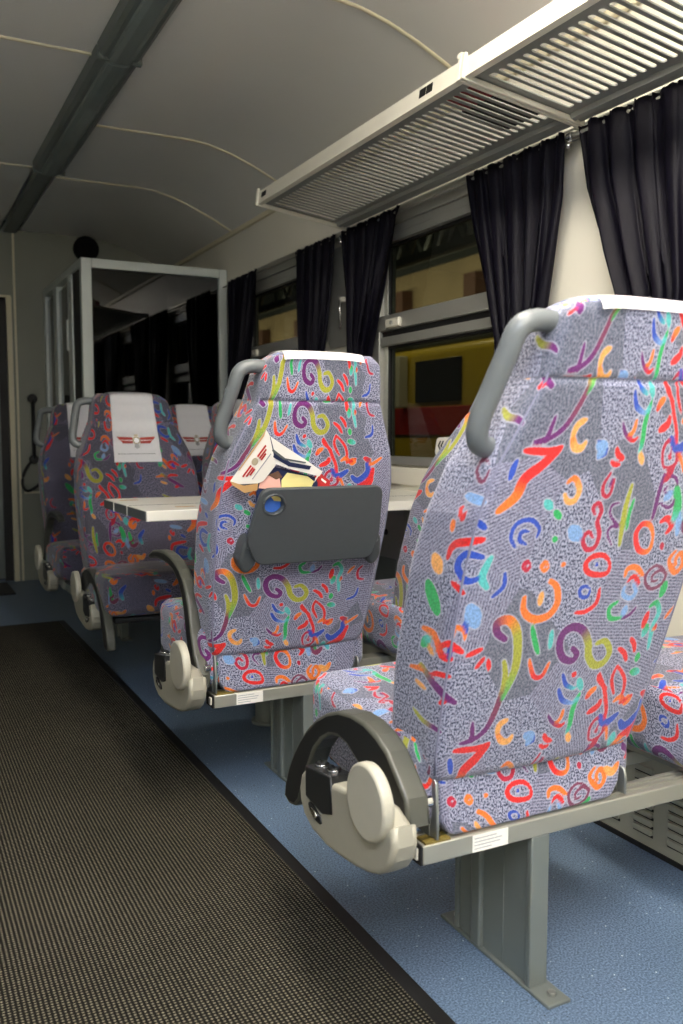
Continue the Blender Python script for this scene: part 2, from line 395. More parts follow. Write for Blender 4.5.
class MB:
    def __init__(s): s.bm = bmesh.new(); s.mats = []
    def mi(s, m):
        if m not in s.mats: s.mats.append(m)
        return s.mats.index(m)
    def _mark(s, f0, m, smooth, new=None):
        i = s.mi(m)
        for f in (new or s._new()): f.material_index = i; f.smooth = smooth; f.tag = True
    def _new(s): return [f for f in s.bm.faces if not f.tag]
    def box(s, x0, x1, y0, y1, z0, z1, m, bev=0, smooth=False, seg=2):
        f0 = len(s.bm.faces)
        v = [s.bm.verts.new(p) for p in ((x0, y0, z0), (x1, y0, z0), (x1, y1, z0), (x0, y1, z0), (x0, y0, z1), (x1, y0, z1), (x1, y1, z1), (x0, y1, z1))]
        fs = [s.bm.faces.new([v[i] for i in q]) for q in ((0, 3, 2, 1), (4, 5, 6, 7), (0, 1, 5, 4), (1, 2, 6, 5), (2, 3, 7, 6), (3, 0, 4, 7))]
        s._mark(f0, m, smooth)
        if bev: s._bevel(fs, bev, seg, s.mi(m))
        return s
    def _bevel(s, fs, bev, seg, mi):
        ed = list({e for f in fs for e in f.edges})
        r = bmesh.ops.bevel(s.bm, geom=ed, offset=bev, segments=seg, affect='EDGES', profile=.6, clamp_overlap=True)
        for f in r['faces']: f.material_index = mi; f.smooth = True
        for f in s.bm.faces: f.tag = True
    def prism(s, pts, a0, a1, axis, m, bev=0, smooth=False, seg=2):
        """polygon extruded along an axis: axis x -> pts are (y,z); y -> (x,z); z -> (x,y)"""
        f0 = len(s.bm.faces)
        mk = {'x': lambda p, a: (a, p[0], p[1]), 'y': lambda p, a: (p[0], a, p[1]), 'z': lambda p, a: (p[0], p[1], a)}[axis]
        A = [s.bm.verts.new(mk(p, a0)) for p in pts]; B = [s.bm.verts.new(mk(p, a1)) for p in pts]; n = len(pts)
        fs = [s.bm.faces.new(A[::-1]), s.bm.faces.new(B)]
        for i in range(n): s.bm.faces.new((A[i], A[(i + 1) % n], B[(i + 1) % n], B[i]))
        new = s._new(); bmesh.ops.recalc_face_normals(s.bm, faces=new)
        s._mark(f0, m, smooth, new)
        for f in s.bm.faces: f.tag = True
        if bev:
            ed = list({e for f in fs for e in f.edges})
            mi = s.mi(m); r = bmesh.ops.bevel(s.bm, geom=ed, offset=bev, segments=seg, affect='EDGES', profile=.6, clamp_overlap=True)
            for f in r['faces']: f.material_index = mi; f.smooth = True
            for f in s.bm.faces: f.tag = True
        return s
    def tube(s, pts, r, m, n=10, r2=None, up=(0, 0, 1), cap=True, smooth=True, sub=0):
        """swept ellipse; r across, r2 along 'up'; r may be a list"""
        P = [Vector(p) for p in pts]
        if sub:
            Q = []
            for i in range(len(P) - 1):
                p0 = P[max(i - 1, 0)]; p1 = P[i]; p2 = P[i + 1]; p3 = P[min(i + 2, len(P) - 1)]
                for k in range(sub):
                    t = k / sub; Q.append(.5 * ((2 * p1) + (p2 - p0) * t + (2 * p0 - 5 * p1 + 4 * p2 - p3) * t * t + (3 * p1 - p0 - 3 * p2 + p3) * t ** 3))
            Q.append(P[-1]); P = Q
        f0 = len(s.bm.faces); rings = []; N = len(P)
        for i, p in enumerate(P):
            d = (P[min(i + 1, N - 1)] - P[max(i - 1, 0)]).normalized(); u = Vector(up)
            if abs(d.dot(u)) > .98: u = Vector((1, 0, 0)) if abs(d.x) < .9 else Vector((0, 1, 0))
            a = d.cross(u).normalized(); bb = a.cross(d).normalized()
            f = i / max(N - 1, 1); ra = (r if not isinstance(r, (list, tuple)) else np.interp(f, np.linspace(0, 1, len(r)), r))
            rb = ra if r2 is None else (r2 if not isinstance(r2, (list, tuple)) else np.interp(f, np.linspace(0, 1, len(r2)), r2))
            rings.append([s.bm.verts.new(p + a * ra * math.cos(2 * PI * k / n) + bb * rb * math.sin(2 * PI * k / n)) for k in range(n)])
        for i in range(N - 1):
            for k in range(n): s.bm.faces.new((rings[i][k], rings[i][(k + 1) % n], rings[i + 1][(k + 1) % n], rings[i + 1][k]))
        if cap: s.bm.faces.new(rings[0][::-1]); s.bm.faces.new(rings[-1])
        new = s._new(); bmesh.ops.recalc_face_normals(s.bm, faces=new)
        s._mark(f0, m, smooth, new)
        for f in s.bm.faces: f.tag = True
        return s
    def cyl(s, c, axis, r, h, m, n=24, bev=0):
        """disc or cylinder centred at c along axis"""
        P = [(math.cos(2 * PI * k / n) * r, math.sin(2 * PI * k / n) * r) for k in range(n)]
        ax = 'xyz'.index(axis); o = {0: (c[1], c[2]), 1: (c[0], c[2]), 2: (c[0], c[1])}[ax]
        return s.prism([(p[0] + o[0], p[1] + o[1]) for p in P], c[ax] - h / 2, c[ax] + h / 2, axis, m, bev)
    def quad(s, p, m):
        f0 = len(s.bm.faces); s.bm.faces.new([s.bm.verts.new(q) for q in p]); s._mark(f0, m, False); return s
    def mesh(s, name):
        me = bpy.data.meshes.new(name); s.bm.to_mesh(me); s.bm.free()
        for m in s.mats: me.materials.append(m)
        return me
    def build(s, name, parent=None, loc=(0, 0, 0), rot=(0, 0, 0)): return link(name, s.mesh(name), parent, loc, rot)
_cache = {}
def cached(key, fn):
    if key not in _cache: _cache[key] = fn()
    return _cache[key]

def ticks(h, step, extra=()):
    n = max(2, int(round(2 * h / step))); t = list(np.linspace(-h, h, n + 1))
    return np.array(sorted(t + list(extra)))
def fabric_box(name, hx, hy, hz, r, warp, uvshift=(0, 0), step=.004, zsplit=None, extra_z=()):
    """rounded box whose six faces are fine grids carrying the printed motifs; warp(x, y, z) shapes it"""
    V, UV, F, MOT = [], [], [], []; base = 0; sv = uvshift[2] if len(uvshift) > 2 else 1
    X, Y, Z = ticks(hx, step), ticks(hy, step * 1.5), ticks(hz, step, extra_z)
    H = np.array([hx, hy, hz])
    spec = [('-y', X, Z), ('+y', X, Z), ('-x', Y, Z), ('+x', Y, Z), ('+z', X, Y), ('-z', X[::3] if len(X[::3]) and X[::3][-1] == X[-1] else np.append(X[::3], X[-1]), Y)]
    for key, A, B in spec:
        a, b = np.meshgrid(A, B, indexing='ij'); sh = a.shape; a = a.ravel(); b = b.ravel(); one = np.ones_like(a)
        if key == '-y': P = np.stack([a, -hy * one, b], 1); u, v = a, b + hz
        elif key == '+y': P = np.stack([a, hy * one, b], 1); u, v = -a + .13, b + hz + .2
        elif key == '-x': P = np.stack([-hx * one, a, b], 1); u, v = -hx - (a + hy), b + hz
        elif key == '+x': P = np.stack([hx * one, a, b], 1); u, v = hx + (a + hy), b + hz
        elif key == '+z': P = np.stack([a, b, hz * one], 1); u, v = a, 2 * hz + b + hy
        else: P = np.stack([a, b, -hz * one], 1); u, v = a, b
        inner = np.clip(P, -(H - r), H - r); d = P - inner; ln = np.linalg.norm(d, axis=1, keepdims=True); Q = inner + d / np.maximum(ln, 1e-9) * r
        if zsplit is not None: v = np.where(b + hz > zsplit + .001, v - .10, v) if key[1] != 'z' else v
        x, y, z = warp(Q[:, 0], Q[:, 1], Q[:, 2])
        V.append(np.stack([x, y, z], 1)); u = u + uvshift[0]; v = v * sv + uvshift[1]; UV.append(np.stack([u, v], 1)); MOT.append(sample(u, v))
        i = np.arange(sh[0] * sh[1]).reshape(sh); q = np.stack([i[:-1, :-1], i[1:, :-1], i[1:, 1:], i[:-1, 1:]], -1).reshape(-1, 4)
        if key in ('+y', '-x', '-z'): q = q[:, ::-1]
        F.append(q + base); base += sh[0] * sh[1]
    V = np.concatenate(V); UV = np.concatenate(UV); F = np.concatenate(F); MOT = np.concatenate(MOT)
    me = bpy.data.meshes.new(name); me.vertices.add(len(V)); me.vertices.foreach_set('co', V.astype('f').ravel())
    me.loops.add(F.size); me.polygons.add(len(F)); me.loops.foreach_set('vertex_index', F.ravel().astype('i'))
    me.polygons.foreach_set('loop_start', np.arange(0, F.size, 4, dtype='i'))
    uvl = me.uv_layers.new(name='UVMap'); uvl.data.foreach_set('uv', UV[F.ravel()].astype('f').ravel())
    at = me.attributes.new('motif', 'FLOAT_COLOR', 'POINT'); at.data.foreach_set('color', MOT.astype('f').ravel())
    me.polygons.foreach_set('use_smooth', np.ones(len(F), bool))
    me.update(calc_edges=True); me.validate(); me.materials.append(M['fabric']); return me

# ---------------- the carriage shell ----------------
XW, XL, YE, YB = 1.86, -1.26, 6.40, -1.9
def slab(name, x0, x1, y0, y1, z0, z1, m, parent=None):
    o = MB().box(x0, x1, y0, y1, z0, z1, m).build(name, parent)
    return o if parent else struct(o)
slab('floor', XL, XW + .06, YB, YE + .1, -.06, 0, M['lino'])
def ceil_z(x):
    d = abs(x - .3); return float(np.interp(d, [0, 1.02, 1.1, 1.21, 1.32, 1.40, 1.46, 1.50, 1.57], [2.36, 2.36, 2.352, 2.325, 2.285, 2.25, 2.222, 2.20, 2.165]))
ceiling = slab('ceiling', XL - .1, XW + .1, YB, YE + .1, 2.42, 2.46, M['ceil'])
def ceil_panel(x0, x1, y0, y1):
    n = max(2, int((x1 - x0) / .035)); bm = bmesh.new(); rows = []
    for y in (y0 + .004, y1 - .004):
        rows.append([[bm.verts.new((x0 + (x1 - x0) * i / n, y, ceil_z(x0 + (x1 - x0) * i / n) + dz)) for i in range(n + 1)] for dz in (0, .012)])
    lo = [[bm.verts.new(v.co) for v in rows[k][0]] for k in (0, 1)]   # own vertices, so that the curved face keeps clean normals
    for i in range(n):
        a, b = rows[0][0], rows[1][0]; c, d = rows[0][1], rows[1][1]
        bm.faces.new((lo[0][i], lo[1][i], lo[1][i + 1], lo[0][i + 1])).smooth = True; bm.faces.new((c[i], c[i + 1], d[i + 1], d[i]))
        bm.faces.new((a[i], a[i + 1], c[i + 1], c[i])); bm.faces.new((b[i], d[i], d[i + 1], b[i + 1]))
    bm.faces.new((rows[0][0][0], rows[0][1][0], rows[1][1][0], rows[1][0][0])); bm.faces.new((rows[0][0][-1], rows[1][0][-1], rows[1][1][-1], rows[0][1][-1]))
    me = bpy.data.meshes.new('ceiling_panel'); bm.to_mesh(me); bm.free(); me.materials.append(M['ceil']); link('ceiling_panel', me, ceiling)
def joint(x0, x1, y):
    n = max(2, int((x1 - x0) / .03)); pts = [(x0 + (x1 - x0) * i / n, y, ceil_z(x0 + (x1 - x0) * i / n)) for i in range(n + 1)]
    MB().tube(pts, .010, M['seam'], n=8, r2=.006).build('joint_strip', ceiling)
for (x0, x1, ys) in ((.86, 1.86, [-1.9, -.4, 1.1, 2.6, 4.1, 5.0, 6.4]), (-.12, .73, [-1.9, -1.2, .33, 1.85, 3.36, 4.87, 6.4]), (-1.26, -.26, [-1.9, -.4, 1.1, 2.6, 4.1, 5.0, 6.4])):
    for a, b in zip(ys, ys[1:]): ceil_panel(x0, x1, a, b)
    for y in ys[1:-1]: joint(x0, x1, y)

# walls with window openings
WC = [-.17, 1.35, 2.87, 4.39]; WH = .45; Z0, Z1 = .885, 1.775
def side_wall(name, x0, x1):
    mb = MB().box(x0, x1, YB, YE, 0, Z0, M['cream']).box(x0, x1, YB, YE, 1.87, 2.2, M['cream'])
    e = [YB] + [v for c in WC for v in (c - WH, c + WH)] + [YE]
    for i in range(0, len(e), 2): mb.box(x0, x1, e[i], e[i + 1], Z0, 1.87, M['cream'])
    return struct(mb.build(name))
wr = side_wall('wall_right', XW, XW + .07); wl = side_wall('wall_left', XL - .07, XL)
struct(MB().box(XL, XW, YB - .06, YB, 0, 2.42, M['cream']).build('wall_back'))
# stepped moulding under the window line
struct(MB().box(XW - .022, XW, YB, YE, .80, .872, M['cream'], .006).box(XW - .012, XW, YB, YE, .755, .80, M['cream'], .003).box(XW - .03, XW, YB, YE, 0, .09, M['frame'], .004).build('trim_1'))
struct(MB().box(XW - .02, XW, YB, YE, 2.155, 2.215, M['seam'], .006).build('trim_2'))
struct(MB().box(XW - .014, XW, YB, 5.08, 1.868, 1.905, M['frame'], .003).build('trim_3'))

def window(idx, c, sx):
    """double aluminium window: fixed lower pane, hinged upper pane, stepped head panel"""
    xi = XW if sx > 0 else XL; d = -sx   # d points into the room
    def B(mb, a0, a1, y0, y1, z0, z1, m, bev=.003):
        x0, x1 = sorted((xi + d * a0, xi + d * a1)); return mb.box(x0, x1, y0, y1, z0, z1, m, bev)
    y0, y1 = c - WH, c + WH
    mb = MB()
    for (a, b) in ((y0, y0 + .055), (y1 - .055, y1)): B(mb, -.05, .012, a, b, Z0, 1.87, M['frame'])
    for (a, b) in ((y0 + .055, y0 + .085), (y1 - .085, y1 - .055)): B(mb, -.05, -.012, a, b, Z0 + .02, Z1, M['frame'])
    B(mb, -.05, .016, y0, y1, Z0 - .005, Z0 + .028, M['frame'])
    w = struct(mb.build('window_%d' % idx))
    def P(name, f):
        m = MB(); f(m); return m.build(name, w)
    P('transom', lambda m: (B(m, -.045, .014, y0 + .02, y1 - .02, 1.425, 1.488, M['frame'], .006), B(m, -.045, .008, y0 + .02, y1 - .02, 1.365, 1.402, M['frame'], .005)))
    P('transom_gap', lambda m: B(m, -.04, -.004, y0 + .03, y1 - .03, 1.402, 1.425, M['dark'], 0))
    P('head_panel', lambda m: (B(m, -.03, .010, y0 + .02, y1 - .02, 1.775, 1.805, M['frame']), B(m, -.03, .002, y0 + .02, y1 - .02, 1.805, 1.838, M['frame']), B(m, -.03, .014, y0 + .02, y1 - .02, 1.838, 1.87, M['frame'])))
    P('rubber_gasket', lambda m: [B(m, -.03, -.014, *q, M['dark'], 0) for q in ((y0 + .083, y0 + .092, .912, 1.37), (y1 - .092, y1 - .083, .912, 1.37), (y0 + .083, y1 - .083, 1.355, 1.366), (y0 + .083, y0 + .092, 1.488, 1.775), (y1 - .092, y1 - .083, 1.488, 1.775), (y0 + .083, y1 - .083, 1.764, 1.776))])
    P('pane', lambda m: B(m, -.026, -.022, y0 + .08, y1 - .08, .905, 1.37, M['glass'], 0))
    P('pane', lambda m: B(m, -.026, -.022, y0 + .08, y1 - .08, 1.486, 1.78, M['glass'], 0))
    P('latch', lambda m: (B(m, .010, .028, y1 - .235, y1 - .13, 1.432, 1.468, M['rackw'], .006), B(m, .024, .032, y1 - .19, y1 - .17, 1.444, 1.458, M['frame'], .002)))
    return w
for i, c in enumerate(WC): window(i + 1, c, 1)
for i, c in enumerate(WC): window(i + 5, c, -1)
# grey rounded panels on the piers between the windows
for i, yc in enumerate((2.11, 3.63, 5.0)):
    if i == 1:
        pn = tag(MB().prism([(yc - .13, 1.44), (yc - .09, 1.395), (yc + .09, 1.395), (yc + .13, 1.44), (yc + .13, 1.84), (yc - .13, 1.84)], XW - .012, XW, 'x', M['frame'], .004).build('pier_panel'), 'grey round-cornered panel on the pier between two dark curtains', 'panel')
        MB().tube([(XW - .03, yc - .05, 1.60), (XW - .035, yc - .05, 1.56), (XW - .03, yc - .05, 1.47)], .006, M['chrome']).box(XW - .034, XW - .01, yc - .062, yc - .038, 1.59, 1.61, M['rackw'], .003).build('coat_hook', pn)
        MB().box(XW - .01, XW + .0, yc - .11, yc + .06, 1.325, 1.368, M['dark']).build('slot', pn)
# end wall and its door
DX = .79
ew = MB().box(DX, XW, YE, YE + .06, 0, 2.42, M['endwall']).box(XL, DX, YE, YE + .06, 1.92, 2.42, M['endwall']).box(XL, -.12, YE, YE + .06, 0, 1.92, M['endwall'])
ew.box(DX + .018, DX + .032, YE - .008, YE, 0, 2.37, M['seam'], .002).box(XL, DX, YE - .008, YE, 1.915, 1.93, M['seam'], .002).box(DX + .05, XW, YE - .006, YE, .60, .615, M['seam'])
struct(ew.build('wall_end'))
dr = struct(MB().box(-.1, .705, YE + .02, YE + .045, .02, 1.9, M['leaf'], .004).box(.04, .06, YE + .012, YE + .02, .1, 1.85, M['frame']).build('door_1'))
MB().box(.705, DX, YE + .03, YE + .06, 0, 1.92, M['dark']).box(-.12, DX, YE + .03, YE + .06, 1.9, 1.92, M['dark']).build('door_seal', dr)
MB().box(.76, DX + .003, YE - .01, YE + .06, 0, 1.92, M['seam'], .002).build('door_jamb', dr)
MB().box(.60, .64, YE - .01, YE + .02, .95, 1.12, M['dark'], .004).build('door_handle', dr)
struct(MB().box(-.2, .9, YE + 1.2, YE + 1.25, 0, 2.4, M['endwall']).build('wall_vestibule'))

# ---------------- floor coverings ----------------
run = tag(MB().box(-.19, .795, YB + .02, 4.86, 0, .009, M['carpet']).build('carpet_runner'), 'long grey-brown ribbed carpet runner lying along the aisle', 'carpet')
MB().box(.79, .822, YB + .02, 4.87, 0, .010, M['dark'], .002).box(-.217, -.185, YB + .02, 4.87, 0, .010, M['dark'], .002).box(-.217, .822, 4.855, 4.875, 0, .0095, M['dark'], .002).build('rubber_edge', run)['label'] = 'black rubber edge binding'
tag(MB().box(-.1, .70, 5.85, 6.32, 0, .012, M['dark'], .004).build('door_mat'), 'small black mat on the floor before the far end door', 'mat')

# ---------------- ceiling light strips ----------------
def light_fitting(x, y0, y1, lit, label, slim=False):
    t = thing('ceiling_light', label, 'light', (x, y0, 2.355)); L_ = y1 - y0
    t['group'] = 'ceiling strip lights'
    if slim:
        MB().prism([(-.05, 0), (-.04, -.018), (.04, -.018), (.05, 0)], .005, L_, 'y', M['fix']).build('housing', t); return
    MB().prism([(-.080, .008), (-.072, -.03), (-.058, -.04), (-.04, -.04), (-.04, .008)], .004, L_ - .004, 'y', M['fix'], .001).prism([(.080, .008), (.072, -.03), (.058, -.04), (.04, -.04), (.04, .008)], .004, L_ - .004, 'y', M['fix'], .001).box(-.078, .078, 0, .006, -.046, .008, M['fix']).box(-.078, .078, L_ - .006, L_, -.046, .008, M['fix']).build('housing', t)
    m = lit or M['lensoff']
    if lit:
        MB().prism([(-.085, .0), (-.082, -.07), (-.06, -.085), (.06, -.085), (.082, -.07), (.085, .0)], .008, L_ - .008, 'y', m).build('diffuser', t); return
    MB().prism([(-.045, -.036), (-.038, -.050), (-.02, -.056), (.02, -.056), (.038, -.050), (.045, -.036)], .008, L_ - .008, 'y', m).build('diffuser', t)
light_fitting(.792, -1.28, .23, M['lamp_r'], 'lit strip light above the seats, hindmost in the right-hand row')
light_fitting(.792, .25, 1.76, M['lamp_r'], 'lit strip light over the nearest seats')
light_fitting(.792, 1.77, 3.26, None, 'unlit ceiling strip light with ribbed diffuser, nearest in view')
light_fitting(.792, 3.27, 4.78, None, 'unlit ceiling strip light, the farther long one')
light_fitting(.792, 4.80, 6.38, None, 'slim ceiling strip running on from the lights to the end wall', True)
light_fitting(-.192, -1.28, .23, M['lamp_l'], 'lit strip light over the aisle side, hindmost in the left-hand row')
light_fitting(-.192, .25, 1.76, None, 'unlit strip light over the left side of the aisle')
light_fitting(-.192, 1.77, 3.26, None, 'unlit left-hand strip light beyond the lit ones')
light_fitting(-.192, 3.27, 4.78, None, 'unlit left-hand strip light nearest the end wall')

# ---------------- seats ----------------
def yr(z): return -.31 * (z - .43)
W_Z = [.41, .47, .55, .65, .78, .88, .95, 1.02, 1.08, 1.14, 1.17, 1.19]; W_W = [.216, .228, .235, .241, .246, .241, .226, .196, .170, .160, .152, .132]
T_Z = [.43, .6, .8, .95, 1.1, 1.16, 1.19]; T_T = [.13, .15, .145, .125, .10, .09, .07]
def w_back(x, y, z):
    zl = (z + .38) * 1.02 - .012; zz = zl + .43; w = np.interp(zz, W_Z, W_W); t = np.interp(zz, T_Z, T_T); q = x / .243; f = (y + .065) / .13
    yy = -.31 * zl + f * t - (1 - f) * .010 * (1 - q * q) + f * .018 * np.abs(q) ** 3 - f * .010 * np.exp(-((zz - .72) / .12) ** 2) * 0
    yy = yy + .005 * np.exp(-((zl - .65) / .0045) ** 2) * np.clip(np.abs(f - .5) * 4 - 1, 0, 1) * np.sign(.5 - f)
    return q * w, yy, zl
def front_y(z, x=0): return -.31 * (z - .43) + float(np.interp(z, T_Z, T_T)) + .018 * abs(x / .243) ** 3
def back_mesh(us): return fabric_box('backrest', .243, .065, .38, .022, w_back, us, .0042, .65, (.65 - .38 - .003, .65 - .38 + .0005, .65 - .38 + .003))
def cush_mesh(us):
    def w(x, y, z):
        b = .012 * (1 - (x / .245) ** 2) * (1 - ((y) / .22) ** 2)
        return x * (1 - .04 * np.clip(y / .22, 0, 1) ** 2), y + .235 + .008 * (1 - (x / .245) ** 2) * (y > .1), z + .418 + b * (z > 0) + .012 * np.clip(y / .22, 0, 1) - .02 * (z < 0) * 0
    return fabric_box('cushion', .245, .22, .080, .035, w, us, .005)
def low_mesh(us):
    def w(x, y, z):
        zz = z + .382; return x / .205 * np.interp(zz, [.322, .332, .352, .40, .44], [.172, .186, .199, .205, .207]), y + .027, zz
    return fabric_box('lower_panel', .205, .022, .060, .010, w, us, .004)

def recolour_prism(mb, outline, x0, x1, rim, side, bev=.006):
    mb.prism(outline, x0, x1, 'x', side, 0)
ARM_UP = [(.470, .642), (.42, .660), (.36, .668), (.30, .670), (.246, .665), (.20, .655), (.153, .638), (.12, .613), (.095, .583), (.072, .54), (.055, .48), (.035, .43), (-.01, .385), (-.01, .35), (.035, .35), (.065, .39), (.085, .43), (.103, .48), (.115, .525), (.135, .568), (.165, .602), (.21, .626), (.26, .637), (.32, .641), (.38, .640), (.44, .634), (.462, .630)]
ARM_DN = [(.475, .243), (.468, .275), (.45, .315), (.424, .353), (.395, .388), (.365, .417), (.32, .452), (.274, .477), (.225, .495), (.173, .503), (.125, .502), (.081, .492), (.045, .475), (.015, .447), (-.017, .417), (-.027, .372), (.02, .352), (.07, .372), (.11, .405), (.153, .425), (.19, .442), (.225, .446), (.26, .438), (.295, .418), (.328, .388), (.361, .335), (.382, .295), (.400, .258), (.42, .24), (.45, .234)]
HOUSE_OLD = [(.292, .312), (.296, .335), (.288, .362), (.270, .380), (.15, .392), (.10, .40), (-.03, .40), (-.045, .385), (-.112, .396), (-.113, .37), (-.105, .345), (-.085, .322), (-.05, .302), (0, .288), (.06, .276), (.12, .27), (.18, .266), (.24, .272), (.275, .288)]
HOUSE = [(.292, .312), (.296, .335), (.288, .362), (.270, .378), (.15, .390), (.10, .40), (0, .40), (-.035, .385), (-.052, .392), (-.056, .36), (-.048, .335), (-.03, .312), (-.005, .296), (.03, .284), (.07, .276), (.12, .27), (.18, .266), (.24, .272), (.275, .288)]
def two_tone(outline, x0, x1, rim, side, bev):
    mb = MB(); mb.prism(outline, x0, x1, 'x', rim, bev, seg=3)
    si = mb.mi(side)
    for f in mb.bm.faces:
        if len(f.verts) > 6: f.material_index = si
    return mb

def cover_mesh(dx, HW_=.106):
    Z_ = .895 if HW_ > .1 else .918
    bm = bmesh.new(); prof = []
    for k in range(22): z = Z_ + (1.165 - Z_) * k / 21; prof.append((front_y(z) + .006 + .002 * math.sin(k), z))
    yf, yb = front_y(1.165) + .006, yr(1.165) - .016
    for a, dz in ((0, .012), (.03, .022), (.08, .031), (.18, .036), (.35, .038), (.55, .038), (.75, .036), (.88, .034), (.96, .028), (1.0, .020), (1.01, .014)): prof.append((yf + (yb - yf) * a, 1.165 + dz))
    nx = 16; rows = []
    for j, (y, z) in enumerate(prof):
        hw = HW_ + .010 * max(0, (1.165 - z) / .27)
        rows.append([bm.verts.new((dx + hw * (2 * i / nx - 1), y + (.018 * abs(hw * (2 * i / nx - 1) / .243) ** 3 if j < 22 else 0), z - .43 - (.004 * abs(2 * i / nx - 1) ** 4 if j >= 22 else 0))) for i in range(nx + 1)])
    for a, b in zip(rows, rows[1:]):
        for i in range(nx): bm.faces.new((a[i], a[i + 1], b[i + 1], b[i])).smooth = True
    r = bmesh.ops.solidify(bm, geom=bm.faces[:], thickness=-.002)
    me = bpy.data.meshes.new('headrest_cover'); bm.to_mesh(me); bm.free(); me.materials.append(M['cloth']); return me
def emblem_mesh(dx):
    mb = MB()
    for s in (-1, 1):
        for (za, zb, xe) in ((1.018, 1.008, .080), (1.003, .994, .066)):
            mb.prism([(s * .016, za), (s * xe, za + .003), (s * (xe - .010), zb), (s * .016, zb)], 0, .0012, 'y', M['red'] if za > .993 else M['red'])
    mb.cyl((0, 0, 1.006), 'y', .0165, .003, M['gold'], 18).cyl((0, .001, 1.006), 'y', .0105, .004, M['cloth'], 16)
    mb.prism([(-.008, .992), (.008, .992), (.010, .978), (0, .972), (-.010, .978)], -.001, .0016, 'y', M['grey'])
    mb.prism([(-.010, 1.024), (.010, 1.024), (.006, 1.030), (-.006, 1.030)], -.001, .0016, 'y', M['gold'])
    for v in mb.bm.verts:
        z = v.co.z; v.co.y += front_y(z) + .0095; v.co.z -= .43; v.co.x += dx
    return mb.mesh('emblem')
def text_mesh(dx):
    mb = MB(); x = -.072
    rnd = random.Random(3)
    while x < .072:
        w = rnd.uniform(.004, .011); mb.box(x, x + w, 0, .001, .950, .953, M['grey']); x += w + .003
    for v in mb.bm.verts: v.co.y += front_y(v.co.z) + .0090; v.co.z -= .43; v.co.x += dx
    return mb.mesh('printed_line')

